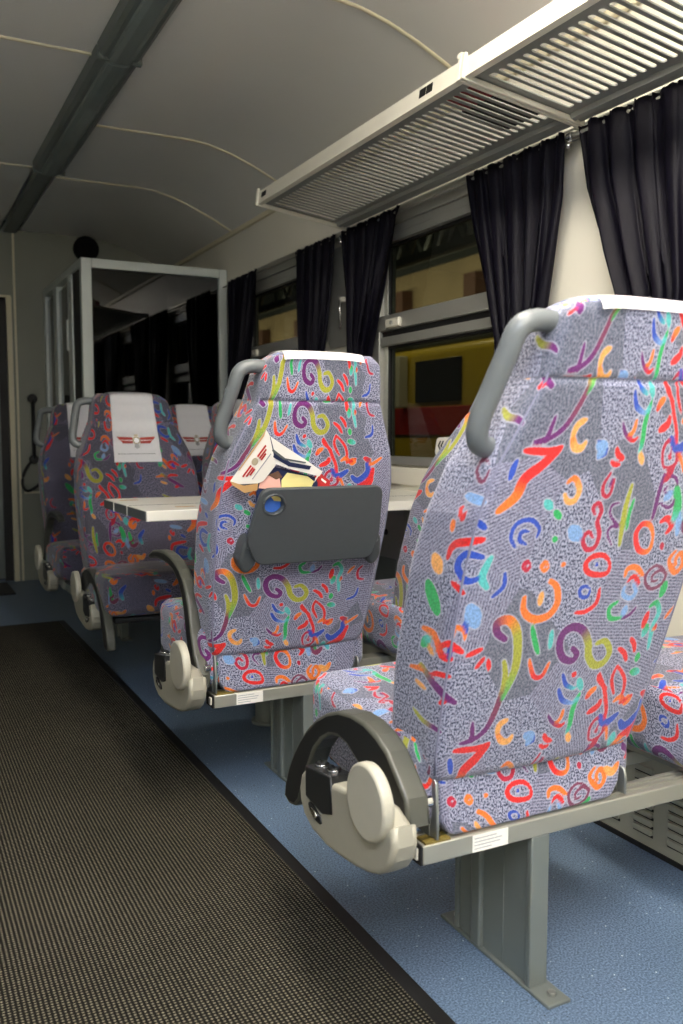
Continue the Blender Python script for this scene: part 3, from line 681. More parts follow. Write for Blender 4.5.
SEATY = {}
def make_seat(cx, yb, face, window, label, us, arm='up', recline=0., cover_dx=0., dy=0., ax=.03):
    """seat facing local +y; s is the side of the aisle"""
    rz = 0 if face > 0 else PI; s = (-1 if face > 0 else 1)
    t = thing('passenger_seat', label, 'seat', (cx, yb, 0), rz, 'patterned train seats')
    if face < 0: t.scale = (1, 1, .97)
    hinge = (0, dy, .43); rc = (math.radians(recline), 0, 0)
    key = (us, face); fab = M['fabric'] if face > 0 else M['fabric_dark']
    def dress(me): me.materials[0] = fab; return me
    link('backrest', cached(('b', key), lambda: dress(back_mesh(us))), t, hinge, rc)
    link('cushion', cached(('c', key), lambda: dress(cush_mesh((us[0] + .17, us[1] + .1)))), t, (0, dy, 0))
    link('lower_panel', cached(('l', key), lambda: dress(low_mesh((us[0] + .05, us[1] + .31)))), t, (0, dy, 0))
    cv = link('headrest_cover', cached(('cv', cover_dx, face), lambda: cover_mesh(cover_dx, .106 if face > 0 else .089)), t, hinge, rc)
    link('emblem', cached(('em', cover_dx), lambda: emblem_mesh(cover_dx)), cv)['label'] = 'red winged-wheel emblem'
    link('printed_line', cached(('tx', cover_dx), lambda: text_mesh(cover_dx)), cv)
    def pan():
        mb = MB().box(-.20, .20, .05, .43, .322, .342, M['dark'], .006)
        return mb.mesh('seat_pan')
    link('seat_pan', cached('pan', pan), t, (0, dy, 0))
    def bracket(x):
        return MB().prism([(.02, .327), (.02, .36), (.30, .385), (.40, .37), (.36, .335), (.20, .327)], x, x + .006, 'x', M['brack'], .001).mesh('mounting_bracket')
    def bhole(x, y, z): return MB().cyl((x + .003, y, z), 'x', .007, .008, M['dark'], 10).mesh('bracket_hole')
    for x in (-.215, .205):
        k_ = link('mounting_bracket', cached(('brk', x), lambda: bracket(x)), t)
        for (y, z) in ((.12, .345), (.17, .347), (.27, .354)): link('bracket_hole', cached(('bh', x, y), lambda: bhole(x, y, z)), k_)
    def clip(q):
        mb = MB().prism([(.0, .327), (.05, .327), (.055, .40 + (.02 if q < 0 else -.03)), (.04, .445 - (.0 if q < 0 else .06)), (.004, .425 - (.0 if q < 0 else .05)), (.0, .36)], q * .210 - .003, q * .210 + .003, 'x', M['brack'], .002)
        return mb.mesh('hinge_plate')
    for q in (-1, 1): link('hinge_plate', cached(('clip', q), lambda: clip(q)), t)
    def piping(q_):
        mb = MB()
        for q in (q_,):
            pts = []
            for z in np.linspace(.44, 1.165, 26): w = float(np.interp(z, W_Z, W_W)); pts.append((q * (w - .007), -.31 * (z - .43) + .0055, z - .43))
            mb.tube(pts, .0022, M['piping'], n=6)
        return mb.mesh('piping')
    for q in (-1, 1): link('piping', cached(('pip', q), lambda: piping(q)), t, hinge, rc)
    if window: return t
    def handle():
        zt = 1.158; pts = [(s * .135, yr(zt) + .035, zt - .43), (s * .175, yr(zt) + .034, zt + .004 - .43), (s * .208, yr(1.14) + .030, 1.150 - .43), (s * .220, yr(1.10) + .030, 1.112 - .43), (s * .231, yr(1.04) + .032, 1.062 - .43), (s * .239, yr(1.0) + .034, 1.024 - .43), (s * .238, yr(.98) + .036, .998 - .43), (s * .224, yr(.965) + .038, .984 - .43), (s * .195, yr(.96) + .040, .980 - .43)]
        return MB().tube(pts, .0165, M['handle'], n=14, r2=.0175, up=(0, 1, 0), sub=5).mesh('grab_handle')
    link('grab_handle', cached(('h', s), handle), t, hinge, rc)
    # armrest housing on the aisle side
    def house():
        return MB().prism(HOUSE, s * .282, s * .330, 'x', M['house'], .012, seg=4).mesh('armrest_housing')
    h = link('armrest_housing', cached(('hs', s), house), t, (-s * ax, 0, 0))
    link('hub_disc', cached(('hd', s), lambda: MB().cyl((s * .331, .016, .411), 'x', .0635, .022, M['housel'], 40, .006).mesh('hub_disc')), h)
    link('switch_panel', cached(('sp', s), lambda: MB().prism([(.262, .330), (.262, .388), (.158, .402), (.153, .335), (.19, .322)], s * .288, s * .3325, 'x', M['black'], .003).mesh('switch_panel')), h)
    def buttons(y):
        z = .388 + (.262 - y) * .135
        return MB().cyl((s * .310, y, z + .002), 'z', .0135, .008, M['chrome'], 20, .001).cyl((s * .310, y, z + .005), 'z', .0095, .006, M['black'], 18, .001).box(s * .310 - .002, s * .310 + .002, y - .008, y + .008, z + .006, z + .010, M['chrome']).mesh('push_button')
    for y in (.236, .186): link('push_button', cached(('pb', s, y), lambda: buttons(y)), h)
    def oval():
        P = [(.222 + .027 * math.cos(a) + .004 * math.sin(a), .312 + .012 * math.sin(a) + .006 * math.cos(a)) for a in np.linspace(0, 2 * PI, 24, endpoint=False)]
        Q = [(.222 + .014 * math.cos(a), .313 + .007 * math.sin(a) + .003 * math.cos(a)) for a in np.linspace(0, 2 * PI, 18, endpoint=False)]
        return MB().prism(P, s * .325, s * .3325, 'x', M['black'], .001).prism(Q, s * .331, s * .336, 'x', M['chrome'], .001).mesh('release_button')
    link('release_button', cached(('ov', s), oval), h)
    link('armrest', cached(('ar', s, arm, face), lambda: two_tone(ARM_UP if arm == 'up' else ARM_DN, s * .240, s * (.284 if arm == 'down' and face > 0 else .272), M['armtop'], M['armin'], .007).mesh('armrest')), t, (-s * ax * .4, 0, 0))
    MBolt = cached(('bolt', s), lambda: MB().cyl((s * .235, -.005, .40), 'x', .009, .016, M['chrome'], 12, .002).mesh('pivot_bolt'))
    link('pivot_bolt', MBolt, t)
    return t
M['armtop'] = mat('armrest_top_rubber', '4a4b44', .38, noise=.08, nscale=40, bump=.1, bscale=600)

def rail(yb, face, x0, label, sticker=False):
    t = thing('seat_rail', label, 'seat rail', (0, yb, 0), 0, 'seat rails'); f = face
    def bx(mb, xa, xb, ya, yb_, za, zb, m, bev=0): ya, yb_ = sorted((f * ya, f * yb_)); return mb.box(xa, xb, ya, yb_, za, zb, m, bev)
    mb = MB(); bx(mb, x0 + .004, 1.84, 0, .055, .288, .322, M['rail'], .003); bx(mb, x0 + .01, 1.84, .016, .020, .321, .326, M['rail']); bx(mb, x0 + .01, 1.84, .035, .039, .321, .326, M['rail'])
    mb.build('beam', t)
    mb = MB(); bx(mb, x0 + .03, 1.84, .18, .235, .288, .318, M['rail'], .003); mb.build('beam', t)
    mb = MB(); bx(mb, x0, x0 + .005, .001, .054, .289, .321, M['dark']); bx(mb, x0 - .004, x0 + .001, .008, .024, .296, .316, M['rackw'], .002); bx(mb, x0 + .01, x0 + .06, .002, .03, .322, .326, M['yellow']); mb.build('end_cap', t)
    # pedestal: flanged extrusion along the carriage
    mb = MB(); bx(mb, 1.000, 1.026, .012, .228, .006, .289, M['ped'], .001)
    bx(mb, .994, 1.034, 0, .014, .006, .289, M['ped'], .003); bx(mb, .994, 1.034, .226, .238, .006, .289, M['ped'], .003)
    bx(mb, .990, 1.030, .148, .178, .006, .289, M['ped'], .005); bx(mb, .9985, 1.0, .085, .088, .01, .289, M['ped'])
    mb.build('pedestal', t)
    mb = MB(); bx(mb, .992, 1.042, -.055, .285, 0, .007, M['ped'], .002)
    mb.build('foot_plate', t)
    for y in (-.03, .263): MB().cyl((1.020, f * y, .010), 'z', .008, .006, M['brack'], 8, .001).build('floor_bolt', t)
    mb = MB(); bx(mb, 1.78, 1.845, -.01, .25, .26, .34, M['brack'], .004); mb.build('wall_bracket', t)
    if sticker:
        st = MB(); xs = sticker; bx(st, xs, xs + .075, -.001, 0, .290, .320, M['paper'])
        o = st.build('sticker', t); o['label'] = 'small white printed sticker'
        l = MB()
        for k, (a, b) in enumerate(((.004, .05), (.004, .062), (.004, .058), (.004, .04))): bx(l, xs + a, xs + b, -.0014, -.001, .313 - .006 * k, .3145 - .006 * k, M['grey'])
        l.build('sticker_print', o)
    return t
CA, CB = .955, 1.515
rail(1.20, 1, .762, 'anodised seat rail on a grey pedestal under the nearest seats', .865)
rail(2.17, 1, .735, 'seat rail and pedestal under the seat with the grey pocket', .800)
rail(3.60, -1, .735, 'seat rail under the aisle seat facing the camera across the table')
rail(4.55, -1, .735, 'seat rail under the farthest pair of seats by the glass partition')
make_seat(1.005, 1.20, 1, False, 'large multicoloured seat seen from behind in the right foreground, white cover on its top edge', (0, 0), 'down', 0, 0, 0, 0.)
make_seat(1.612, 1.20, 1, True, 'window seat beside the foreground seat, only its cushion edge in view at the right border', (.21, .13), recline=12, dy=-.10)
make_seat(CA, 2.17, 1, False, 'multicoloured seat seen from behind with the grey pocket and brochures on its back', (.07, .02, 1.125), 'up', 0, -.012)
make_seat(CB + .055, 2.17, 1, True, 'reclined patterned window seat seen edge-on between the two seats shown from behind', (.21, .13), recline=8)
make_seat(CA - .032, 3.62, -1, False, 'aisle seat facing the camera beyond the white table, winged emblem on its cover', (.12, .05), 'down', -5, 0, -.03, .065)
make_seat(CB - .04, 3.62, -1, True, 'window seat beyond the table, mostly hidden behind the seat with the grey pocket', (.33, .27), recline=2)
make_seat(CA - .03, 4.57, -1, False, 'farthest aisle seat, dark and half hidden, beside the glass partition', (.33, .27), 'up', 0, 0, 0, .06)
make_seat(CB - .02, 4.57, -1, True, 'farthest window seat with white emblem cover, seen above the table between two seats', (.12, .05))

# ---------------- pocket on the second seat and the papers in it ----------------
seat2 = [o for o in bpy.data.objects if o.get('label', '').startswith('multicoloured seat seen from behind with')][0]
def curve_plate(name, outer, hole, depth, bev, m):
    """flat plate with a round hole, made from a filled curve; xy of the curve = (x, z)"""
    cu = bpy.data.curves.new(name, 'CURVE'); cu.dimensions = '2D'; cu.fill_mode = 'BOTH'; cu.extrude = depth / 2; cu.bevel_depth = bev; cu.bevel_resolution = 3
    for P in (outer, hole):
        s = cu.splines.new('POLY'); s.points.add(len(P) - 1); s.use_cyclic_u = True
        for i, p in enumerate(P): s.points[i].co = (p[0], p[1], 0, 1)
    o = bpy.data.objects.new(name, cu); COL.objects.link(o); dg = bpy.context.evaluated_depsgraph_get(); me = bpy.data.meshes.new_from_object(o.evaluated_get(dg)); me.name = name
    bpy.data.objects.remove(o); bpy.data.curves.remove(cu)
    me.transform(Matrix.Rotation(PI / 2, 4, 'X')); me.materials.clear(); me.materials.append(m)
    for p in me.polygons: p.use_smooth = False
    return me
def rounded(poly, r, n=5):
    out = []; N = len(poly)
    for i in range(N):
        p0, p1, p2 = Vector(poly[i - 1]), Vector(poly[i]), Vector(poly[(i + 1) % N]); a = (p0 - p1); b = (p2 - p1); rr = min(r, a.length * .45, b.length * .45)
        A, B = p1 + a.normalized() * rr, p1 + b.normalized() * rr
        for k in range(n + 1): t = k / n; out.append(tuple((1 - t) ** 2 * A + 2 * t * (1 - t) * p1 + t * t * B))
    return out
POCK = rounded([(-.170, .872), (.158, .872), (.166, .74), (.150, .680), (-.165, .680), (-.196, .74)], .022)
POCK = [(x, z - .775) for x, z in POCK]
hole = [(-.138 + .028 * math.cos(a), .835 - .775 + .026 * math.sin(a)) for a in np.linspace(0, 2 * PI, 28, endpoint=False)]
tilt = math.atan(.31)
pk = link('pocket_panel', curve_plate('pocket_panel', POCK, hole, .006, .004, M['plastic']), seat2, (.018, yr(.775) - .052, .775), (tilt * .9, 0, 0)); pk['label'] = 'dark grey plastic pocket with a round hole'
ring = [(x * 1.0, z) for x, z in hole]
MB().tube([(x, -.006, z) for x, z in hole] + [(hole[0][0], -.006, hole[0][1])], .0035, M['plastic'], n=8).build('hole_rim', pk)
MB().box(-.150, .140, .004, .040, -.094, -.086, M['plastic'], .003).build('pocket_bottom', pk)
for sx_, nm in ((-1, 'l'), (1, 'r')):
    bm_ = MB(); P = [(.024 * math.cos(a) * (1.0 if math.sin(a) < 0 else .8), .046 * math.sin(a)) for a in np.linspace(0, 2 * PI, 24, endpoint=False)]
    bm_.prism(P, -.012, .040, 'y', M['plastic'], .009, seg=3)
    bm_.cyl((0, -.014, .026), 'y', .005, .004, M['handle'], 10)
    bm_.build('pocket_hinge', seat2, (sx_ * .178 + .008, yr(.71) - .035, .705), (tilt, 0, 0))

def leafsheet(mb, P, m, th=.0012, n=6, bend=.0):
    """a thin sheet through four corners (local x, y, z), gently curved"""
    P = [Vector(p) for p in P]; nrm = (P[1] - P[0]).cross(P[3] - P[0]).normalized(); bm = mb.bm; f0 = len(bm.faces); G = []
    for side in (0, 1):
        g = []
        for i in range(n + 1):
            r = []
            for j in range(n + 1):
                u, v = i / n, j / n; p = (1 - u) * (1 - v) * P[0] + u * (1 - v) * P[1] + u * v * P[2] + (1 - u) * v * P[3]
                r.append(bm.verts.new(p + nrm * (bend * math.sin(PI * u) + side * th)))
            g.append(r)
        G.append(g)
    for k, g in enumerate(G):
        for i in range(n):
            for j in range(n):
                q = (g[i][j], g[i + 1][j], g[i + 1][j + 1], g[i][j + 1]); bm.faces.new(q if k else q[::-1]).smooth = True
    def rim(a, b): bm.faces.new((a[0], a[1], b[1], b[0]))
    for i in range(n):
        rim((G[0][i][0], G[0][i + 1][0]), (G[1][i][0], G[1][i + 1][0])); rim((G[0][i + 1][n], G[0][i][n]), (G[1][i + 1][n], G[1][i][n]))
        rim((G[0][n][i], G[0][n][i + 1]), (G[1][n][i], G[1][n][i + 1])); rim((G[0][0][i + 1], G[0][0][i]), (G[1][0][i + 1], G[1][0][i]))
    mb._mark(f0, m, True); return mb
# pieces are laid out in a frame lying on the seat back: (x across, z up the back, h off the back)
def onback(x, z, h): return (x + .006, yr(z) - .012 - h, z)
br = thing('brochure', 'open white brochure with a red winged emblem tucked behind the grey pocket', 'brochure', (CA, 2.17, 0))
def poly_print(P, h, m, name, par):
    """flat print: polygon given as (x, z) with height off the back interpolated by h(x, z)"""
    mb = MB(); mb.bm.faces.new([mb.bm.verts.new(onback(x, z, h(x, z))) for x, z in P]); mb._mark(0, m, False); return mb.build(name, par)
hL = lambda x, z: .012 + .22 * max(0, -.12 - x)            # left page lifts away from the seat towards its free edge
hR = lambda x, z: .012 + .10 * max(0, x + .13)
hB = lambda x, z: .008 + .30 * max(0, .905 - z)
def sheet(P, h, m, name, par, off=0):
    """sheet of paper over a polygon (x, z), 1 mm thick"""
    mb = MB(); A = [mb.bm.verts.new(onback(x, z, h(x, z) + off)) for x, z in P]; B = [mb.bm.verts.new(onback(x, z, h(x, z) + off + .0012)) for x, z in P]; n = len(P)
    mb.bm.faces.new(A); mb.bm.faces.new(B[::-1])
    for i in range(n): mb.bm.faces.new((A[i], B[i], B[(i + 1) % n], A[(i + 1) % n]))
    bmesh.ops.recalc_face_normals(mb.bm, faces=mb.bm.faces[:]); mb._mark(0, m, False)
    return mb.build(name, par)
P_ = lambda P, h, m, name, par, off=.0018: sheet(P, lambda x, z: h(x, z), m, name, par, off)
cover = sheet([(-.158, 1.012), (-.243, .892), (-.236, .884), (-.166, .884), (-.150, .890), (-.120, .928), (-.148, 1.0)], hL, M['paper'], 'front_cover', br)
P_([(-.243, .892), (-.236, .882), (-.200, .862), (-.166, .868), (-.166, .884), (-.205, .880)], hL, M['tan'], 'printed_corner', cover)
P_([(-.160, 1.012), (-.166, 1.002), (-.225, .917), (-.221, .917), (-.163, .998)], hL, M['tan'], 'printed_edge', cover)
ax = Vector((-.158 + .204, .967 - .905)).normalized(); ay = Vector((-ax.y, ax.x)); c0 = Vector((-.181, .937))
for s_ in (-1, 1):
    for o_, l_ in ((.0045, .046), (-.003, .040), (-.009, .032)):
        a = c0 + ax * s_ * .013 + ay * o_; b2 = c0 + ax * s_ * l_ + ay * o_
        P_([tuple(a), tuple(b2), tuple(b2 - ay * .0045), tuple(a - ay * .0045)], hL, M['redp'], 'emblem', cover)
P_([tuple(c0 + ax * .009 * math.cos(a) + ay * .009 * math.sin(a)) for a in np.linspace(0, 2 * PI, 14, endpoint=False)], hL, M['gold'], 'emblem_wheel', cover)
P_([tuple(c0 + ax * u + ay * v) for u, v in ((-.035, -.022), (.040, -.022), (.040, -.0245), (-.035, -.0245))], hL, M['grey'], 'printed_line', cover)
page = sheet([(-.148, 1.0), (-.130, .950), (-.122, .930), (-.085, .918), (-.005, .898), (.002, .910), (-.040, .936), (-.095, .968)], hR, M['paper'], 'turned_page', br)
P_([(-.147, .990), (-.143, .996), (-.128, .958), (-.085, .934), (-.030, .924), (-.034, .915), (-.088, .924), (-.136, .950)], hR, M['navy'], 'printed_band', page)
P_([(-.150, .998), (-.146, 1.0), (-.138, .970), (-.100, .944), (-.045, .934), (-.047, .931), (-.103, .940), (-.142, .966)], hR, M['tedge'], 'printed_line', page, .003)
pic = sheet([(-.165, .862), (-.150, .892), (-.118, .922), (-.085, .916), (.000, .893), (-.005, .80), (-.170, .79)], hB, M['navy'], 'picture_page', br, -.004)
P_([(-.160, .872), (-.155, .895), (-.130, .903), (-.105, .895), (-.100, .865)], hB, M['skin'], 'picture_patch', pic, -.001)
P_([(-.135, .903), (-.110, .913), (-.098, .897), (-.115, .892)], hB, M['halld'], 'picture_patch', pic, 0)
P_([(-.100, .890), (-.085, .908), (-.030, .898), (-.012, .885), (-.020, .870), (-.100, .868)], hB, M['yellowp'], 'picture_patch', pic, -.001)
P_([(-.170, .83), (-.140, .858), (-.105, .850), (-.100, .79), (-.170, .79)], hB, M['bluep'], 'picture_patch', pic, -.001)
P_([(-.138, .862), (-.105, .862), (-.102, .838), (-.120, .840)], hB, M['yellowp'], 'picture_patch', pic, 0)
lf = thing('leaflet', 'small red and white leaflet sticking up at the right of the brochure', 'leaflet', (CA, 2.17, 0))
lfs = sheet([(-.030, .870), (.001, .909), (.036, .884), (.020, .83), (-.03, .82)], lambda x, z: .004 + .3 * max(0, .90 - z), M['redp'], 'sheet', lf)
P_([(-.004, .898), (.001, .905), (.005, .902), (-.012, .880), (-.016, .882)], lambda x, z: .004 + .3 * max(0, .90 - z), M['paper'], 'white_stripe', lfs)
P_([(.010, .893), (.024, .883), (.021, .879), (.007, .889)], lambda x, z: .004 + .3 * max(0, .90 - z), M['paper'], 'white_stripe', lfs)


# ---------------- table ----------------
tb = thing('table', 'white laminate table fixed between the facing seats on a round leg', 'table', (1.26, 2.825, 0))
MB().box(-.590, .595, -.275, .275, .748, .780, M['table'], .003).build('tabletop', tb)
e = MB().box(-.594, -.590, -.272, .272, .750, .778, M['tedge'], .001)
e.box(-.5955, -.590, -.06, -.052, .749, .779, M['table']).box(-.5955, -.590, .12, .127, .749, .779, M['table']).build('end_edging', tb)['label'] = 'grey end edge with white joints'
MB().box(-.13, -.127, -.273, .273, .7795, .7806, M['tedge']).box(-.588, .59, -.058, -.055, .7795, .7806, M['tedge']).build('fold_line', tb)
MB().box(-.47, -.41, -.18, -.155, .780, .7806, M['tan'], 0).build('table_mark', tb)
MB().box(-.56, -.50, .17, .19, .780, .7806, M['tan'], 0).build('table_mark', tb)
MB().cyl((-.105, -.0, .375), 'z', .042, .745, M['ped'], 36, .002).cyl((-.105, 0, .006), 'z', .055, .012, M['ped'], 36, .003).build('leg', tb)
MB().box(-.35, .40, -.10, .10, .735, .748, M['ped'], .002).build('underframe', tb)
tag(MB().prism([(-.16, .28), (.15, .28), (.15, .74 - .09), (.10, .70), (-.16, .70)], -.09, 0, 'x', M['rack'], .012, seg=3).cyl((-.092, -.02, .60), 'x', .012, .008, M['dark'], 16).box(-.096, -.088, -.10, .06, .32, .50, M['fix'], .006).build('waste_bin', None, (XW - .025, 3.04, .02)), 'grey wall-mounted waste bin under the table by the window', 'bin')

# ---------------- heater cover along the wall ----------------
ht = thing('heater_cover', 'pale louvred heater cover along the wall under the window seats', 'heater', (1.60, 0, 0))
def louvre():
    mb = MB(); mb.prism([(-.030, -.004), (-.026, -.008), (.026, -.008), (.030, -.004), (.030, .004), (.026, .007), (-.026, .007), (-.030, .004)], -.006, .004, 'x', M['heater'], .002)
    return mb.mesh('louvre')
def lslot(): return MB().box(-.0012, .002, -.031, .031, -.0125, -.006, M['dark']).mesh('louvre_slot')
MB().box(0, .24, YB + .1, 5.0, 0.0, .255, M['heater'], .006).build('casing', ht)
lm, ls = louvre(), lslot()
for gi in range(26):
    yc = .45 + gi * .107
    if yc > 2.2: break
    for k in range(8):
        link('louvre', lm, ht, (.0, yc, .05 + k * .0215)); link('louvre_slot', ls, ht, (0, yc, .05 + k * .0215))
MB().box(-.004, .01, YB + .1, 5.0, 0, .012, M['dark']).build('base_strip', ht)

# ---------------- luggage racks ----------------
PITCH = .0330; NSL = 42; RL = PITCH * NSL + .075
def slat_mesh():
    r = .0096; hw = PITCH / 2; P = []
    x0, x1 = .045, .325
    for k in range(6): a = PI / 2 * k / 5; P.append((x0 + r - r * math.sin(a) - 0, -(hw - r * (1 - math.cos(a))) if False else -(hw - r + r * math.cos(a)) if False else -hw + r * math.sin(PI / 2 - a) * 0 + 0))
    P = []
    def corner(cx, cy, a0, a1):
        for k in range(6): a = a0 + (a1 - a0) * k / 5; P.append((cx + r * math.cos(a), cy + r * math.sin(a)))
    # the slots' round ends bite into the slat's four corners
    corner(x0 + r, -hw, PI, PI / 2); corner(x1 - r, -hw, PI / 2, 0)
    corner(x1 - r, hw, 0, -PI / 2); corner(x0 + r, hw, -PI / 2, -PI)
    return MB().prism(P, 0, .004, 'z', M['rack'], 0).mesh('slat')
slat = slat_mesh()
def rack(y0, label, near):
    t = thing('luggage_rack', label, 'luggage rack', (1.415, y0, 1.953)); t.rotation_euler = (0, .1365, 0); t['group'] = 'luggage racks above the windows'
    MB().prism([(-.012, -.012), (-.012, .040), (-.004, .044), (.004, .040), (.006, .004), (.010, -.004), (.006, -.014)], .004, RL - .004, 'y', M['rackw'], .002).build('front_rail', t)
    MB().box(.006, .045, .004, RL - .004, 0, .004, M['rack']).box(.325, .352, .004, RL - .004, 0, .004, M['rack']).box(.045, .325, .006, .0375 - PITCH / 2 + PITCH / 2, 0, .004, M['rack']).box(.045, .325, RL - .0375, RL - .006, 0, .004, M['rack']).build('sheet', t)
    for k in range(NSL - 1): link('slat', slat, t, (0, .0375 + PITCH * (k + 1), 0))
    MB().prism([(.350, -.002), (.356, -.012), (.372, -.014), (.378, -.006), (.392, -.010), (.404, -.004), (.404, .014), (.350, .010)], .004, RL - .004, 'y', M['rack'], .002).build('back_rail', t)
    for y, nm in ((.0, 0), (RL - .012, 1)):
        MB().box(-.018, .41, y, y + .012, -.018, -.002, M['rackw'], .003).box(-.020, -.010, y - .002, y + .014, -.018, .052, M['rackw'], .003).build('cross_bar', t)
    MB().prism([(-.006, .05), (.03, .05), (.03, .062), (.012, .064), (.004, .056), (-.006, .052)], -.014, .006, 'x', M['rackw'], .001).build('end_clip', t)
    b = MB()
    for dx in (.022, .034): b.cyl((dx, .022, -.002), 'z', .004, .005, M['chrome'], 10, .001)
    b.build('screw', t)
    if near == 1:
        MB().box(-.0135, -.0118, .145, .176, .006, .030, M['dark']).box(-.0135, -.0118, .180, .213, .006, .030, M['dark']).build('number_plate', t)['label'] = 'dark number plate on the cream front rail'
    if near == 1:
        MB().box(-.0135, -.0118, RL - .09, RL - .045, .008, .028, M['dark']).build('number_plate', t)
    return t
rack(2.04, 'slotted grey luggage rack with cream front rail, the whole farther section', 1)
rack(2.036 - RL, 'slotted luggage rack section running out of view at the top right', 0)
bg = thing('travel_bag', 'red and black bag lying on the rack, seen through its slots', 'bag', (1.60, 2.17, 1.945)); bg.rotation_euler = (0, .1365, 0)
MB().box(-.13, .10, -.04, .12, .016, .040, M['bagr'], .01, seg=3).build('bag_body', bg)
MB().box(-.02, .145, -.055, .135, .006, .030, M['bagb'], .01).build('bag_base', bg)
tag(MB().box(-.03, .03, -.05, .05, 0, .05, M['bagr'], .012).build('red_pouch', None, (1.46, 3.28, 1.962)), 'small red pouch at the far end of the rack', 'pouch')

# ---------------- curtain rod and curtains ----------------
rod = tag(MB().tube([(1.818, 0.4, 1.868), (1.818, 5.08, 1.868)], .006, M['frame'], n=10).build('curtain_rod'), 'thin metal curtain rod along the tops of the windows', 'rod')
for y, lb in ((2.08, 'chrome curtain bracket under the joint of the two racks'), (3.535, 'chrome curtain bracket with bright ball under the far end of the rack')):
    h = thing('rod_bracket', lb, 'bracket', (1.815, y, 1.868))
    MB().tube([(.03, 0, .012), (.01, 0, .010), (0, 0, 0), (-.004, 0, -.02)], .007, M['chrome'], n=10, sub=3).cyl((0, 0, 0), 'y', .012, .022, M['chrome'], 18, .003).build('clamp', h)
    bmq = bmesh.new(); bmesh.ops.create_uvsphere(bmq, u_segments=16, v_segments=10, radius=.010); me = bpy.data.meshes.new('ball'); bmq.to_mesh(me); bmq.free(); me.materials.append(M['chrome']); [setattr(p, 'use_smooth', True) for p in me.polygons]; link('ball', me, h, (-.006, 0, -.028))
def curtain(prof, folds, label, seed):
    """prof: list of (z, y_far, y_near)"""
    rnd = random.Random(seed); nu, nv = folds * 14, 46; z = [p[0] for p in prof][::-1]; ya = [p[1] for p in prof][::-1]; yb = [p[2] for p in prof][::-1]
    bm = bmesh.new(); rows = []; ph = [rnd.uniform(-.6, .6) for _ in range(folds + 2)]; am = [rnd.uniform(.6, 1.3) for _ in range(folds + 2)]
    for j in range(nv + 1):
        zz = 1.882 - (1.882 - .86) * j / nv; a, b = .978 * np.interp(zz, z, ya), .978 * np.interp(zz, z, yb); row = []; top = max(0, 1 - (1.882 - zz) / .05)
        for i in range(nu + 1):
            u = i / nu; k = u * folds; ki = int(min(k, folds - 1)); p = ph[ki] * (1 - (k - ki)) + ph[ki + 1] * (k - ki); m_ = am[ki] * (1 - (k - ki)) + am[ki + 1] * (k - ki)
            wv = math.sin(2 * PI * k + p * 1.5 + .8 * math.sin(3 * (1.9 - zz) + ki)); A = (.013 + .010 * min(1, (1.882 - zz) / .5)) * m_
            fine = .004 * top * math.sin(2 * PI * k * 4 + ki)
            x = 1.806 + A * wv * (1 - .45 * top) + fine - .010 * min(1, (1.882 - zz) * 2)
            y = a + (b - a) * u + .006 * math.sin(4 * PI * k + p)
            row.append(bm.verts.new((x, y, zz + .004 * top * math.sin(2 * PI * k * 3 + p))))
        rows.append(row)
    for a, b in zip(rows, rows[1:]):
        for i in range(nu): bm.faces.new((a[i], a[i + 1], b[i + 1], b[i])).smooth = True
    bmesh.ops.solidify(bm, geom=bm.faces[:], thickness=.0022)
    me = bpy.data.meshes.new('curtain'); bm.to_mesh(me); bm.free(); me.materials.append(M['curtain'])
    return tag(link('curtain', me), label, 'curtain', 'dark navy window curtains')
curtain([(1.905, 5.07, 4.60), (1.6, 5.06, 4.66), (1.35, 5.05, 4.74), (1.15, 5.04, 4.80), (.86, 5.05, 4.72)], 5, 'dark curtain next to the glass partition, farthest from the camera', 1)
curtain([(1.905, 4.12, 3.655), (1.6, 4.08, 3.69), (1.4, 4.035, 3.75), (1.15, 3.98, 3.80), (.86, 4.02, 3.74)], 5, 'dark curtain just left of the bright ball bracket at the far end of the rack', 2)
curtain([(1.905, 3.61, 3.08), (1.6, 3.56, 3.20), (1.34, 3.51, 3.325), (1.15, 3.48, 3.36), (.86, 3.52, 3.30)], 5, 'dark curtain hanging behind the seat with the grey pocket, left side of the table window', 3)
curtain([(1.905, 2.655, 2.135), (1.7, 2.60, 2.14), (1.5, 2.53, 2.18), (1.32, 2.46, 2.22), (1.15, 2.42, 2.26), (.86, 2.46, 2.2)], 6, 'dark gathered curtain on the right side of the table window, left of the cream pier', 4)
curtain([(1.905, 2.09, 1.52), (1.7, 2.05, 1.52), (1.5, 1.97, 1.53), (1.38, 1.91, 1.54), (1.15, 1.84, 1.58), (.86, 1.88, 1.52)], 6, 'dark gathered curtain at the right border above the foreground seat', 5)

# white plate with chevrons on the table window
pl = tag(MB().prism(rounded([(2.70, .925), (2.86, .925), (2.845, .99), (2.70, .995)], .018), XW + .002, XW + .010, 'x', M['paper'], .001).build('sign_plate'), 'white plastic plate with two chevrons at the foot of the table window', 'sign')
mb = MB()
for yo in (0, .018):
    mb.prism([(2.835 - yo, .960), (2.821 - yo, .978), (2.813 - yo, .978), (2.827 - yo, .960), (2.813 - yo, .942), (2.821 - yo, .942)], XW + .0005, XW + .002, 'x', M['dark'])
mb.build('chevron', pl)

# ---------------- glass partition at the far end ----------------
gp = thing('glass_partition', 'white framed glass partition screen behind the farthest seats', 'partition', (1.0, 5.10, 0))
PF = M['framew']
MB().box(0, .058, 0, .05, 0, 1.975, PF, .004).build('corner_post', gp)
MB().box(.80, .848, 0, .05, 0, 1.975, PF, .004).build('wall_post', gp)
MB().box(.058, .80, .0, .05, 1.925, 1.975, PF, .004).build('top_rail', gp)
MB().box(.058, .80, .01, .04, 0, .55, PF, .002).build('lower_panel', gp)
MB().box(.055, .803, .022, .028, .55, 1.93, M['pglass']).build('pane', gp)
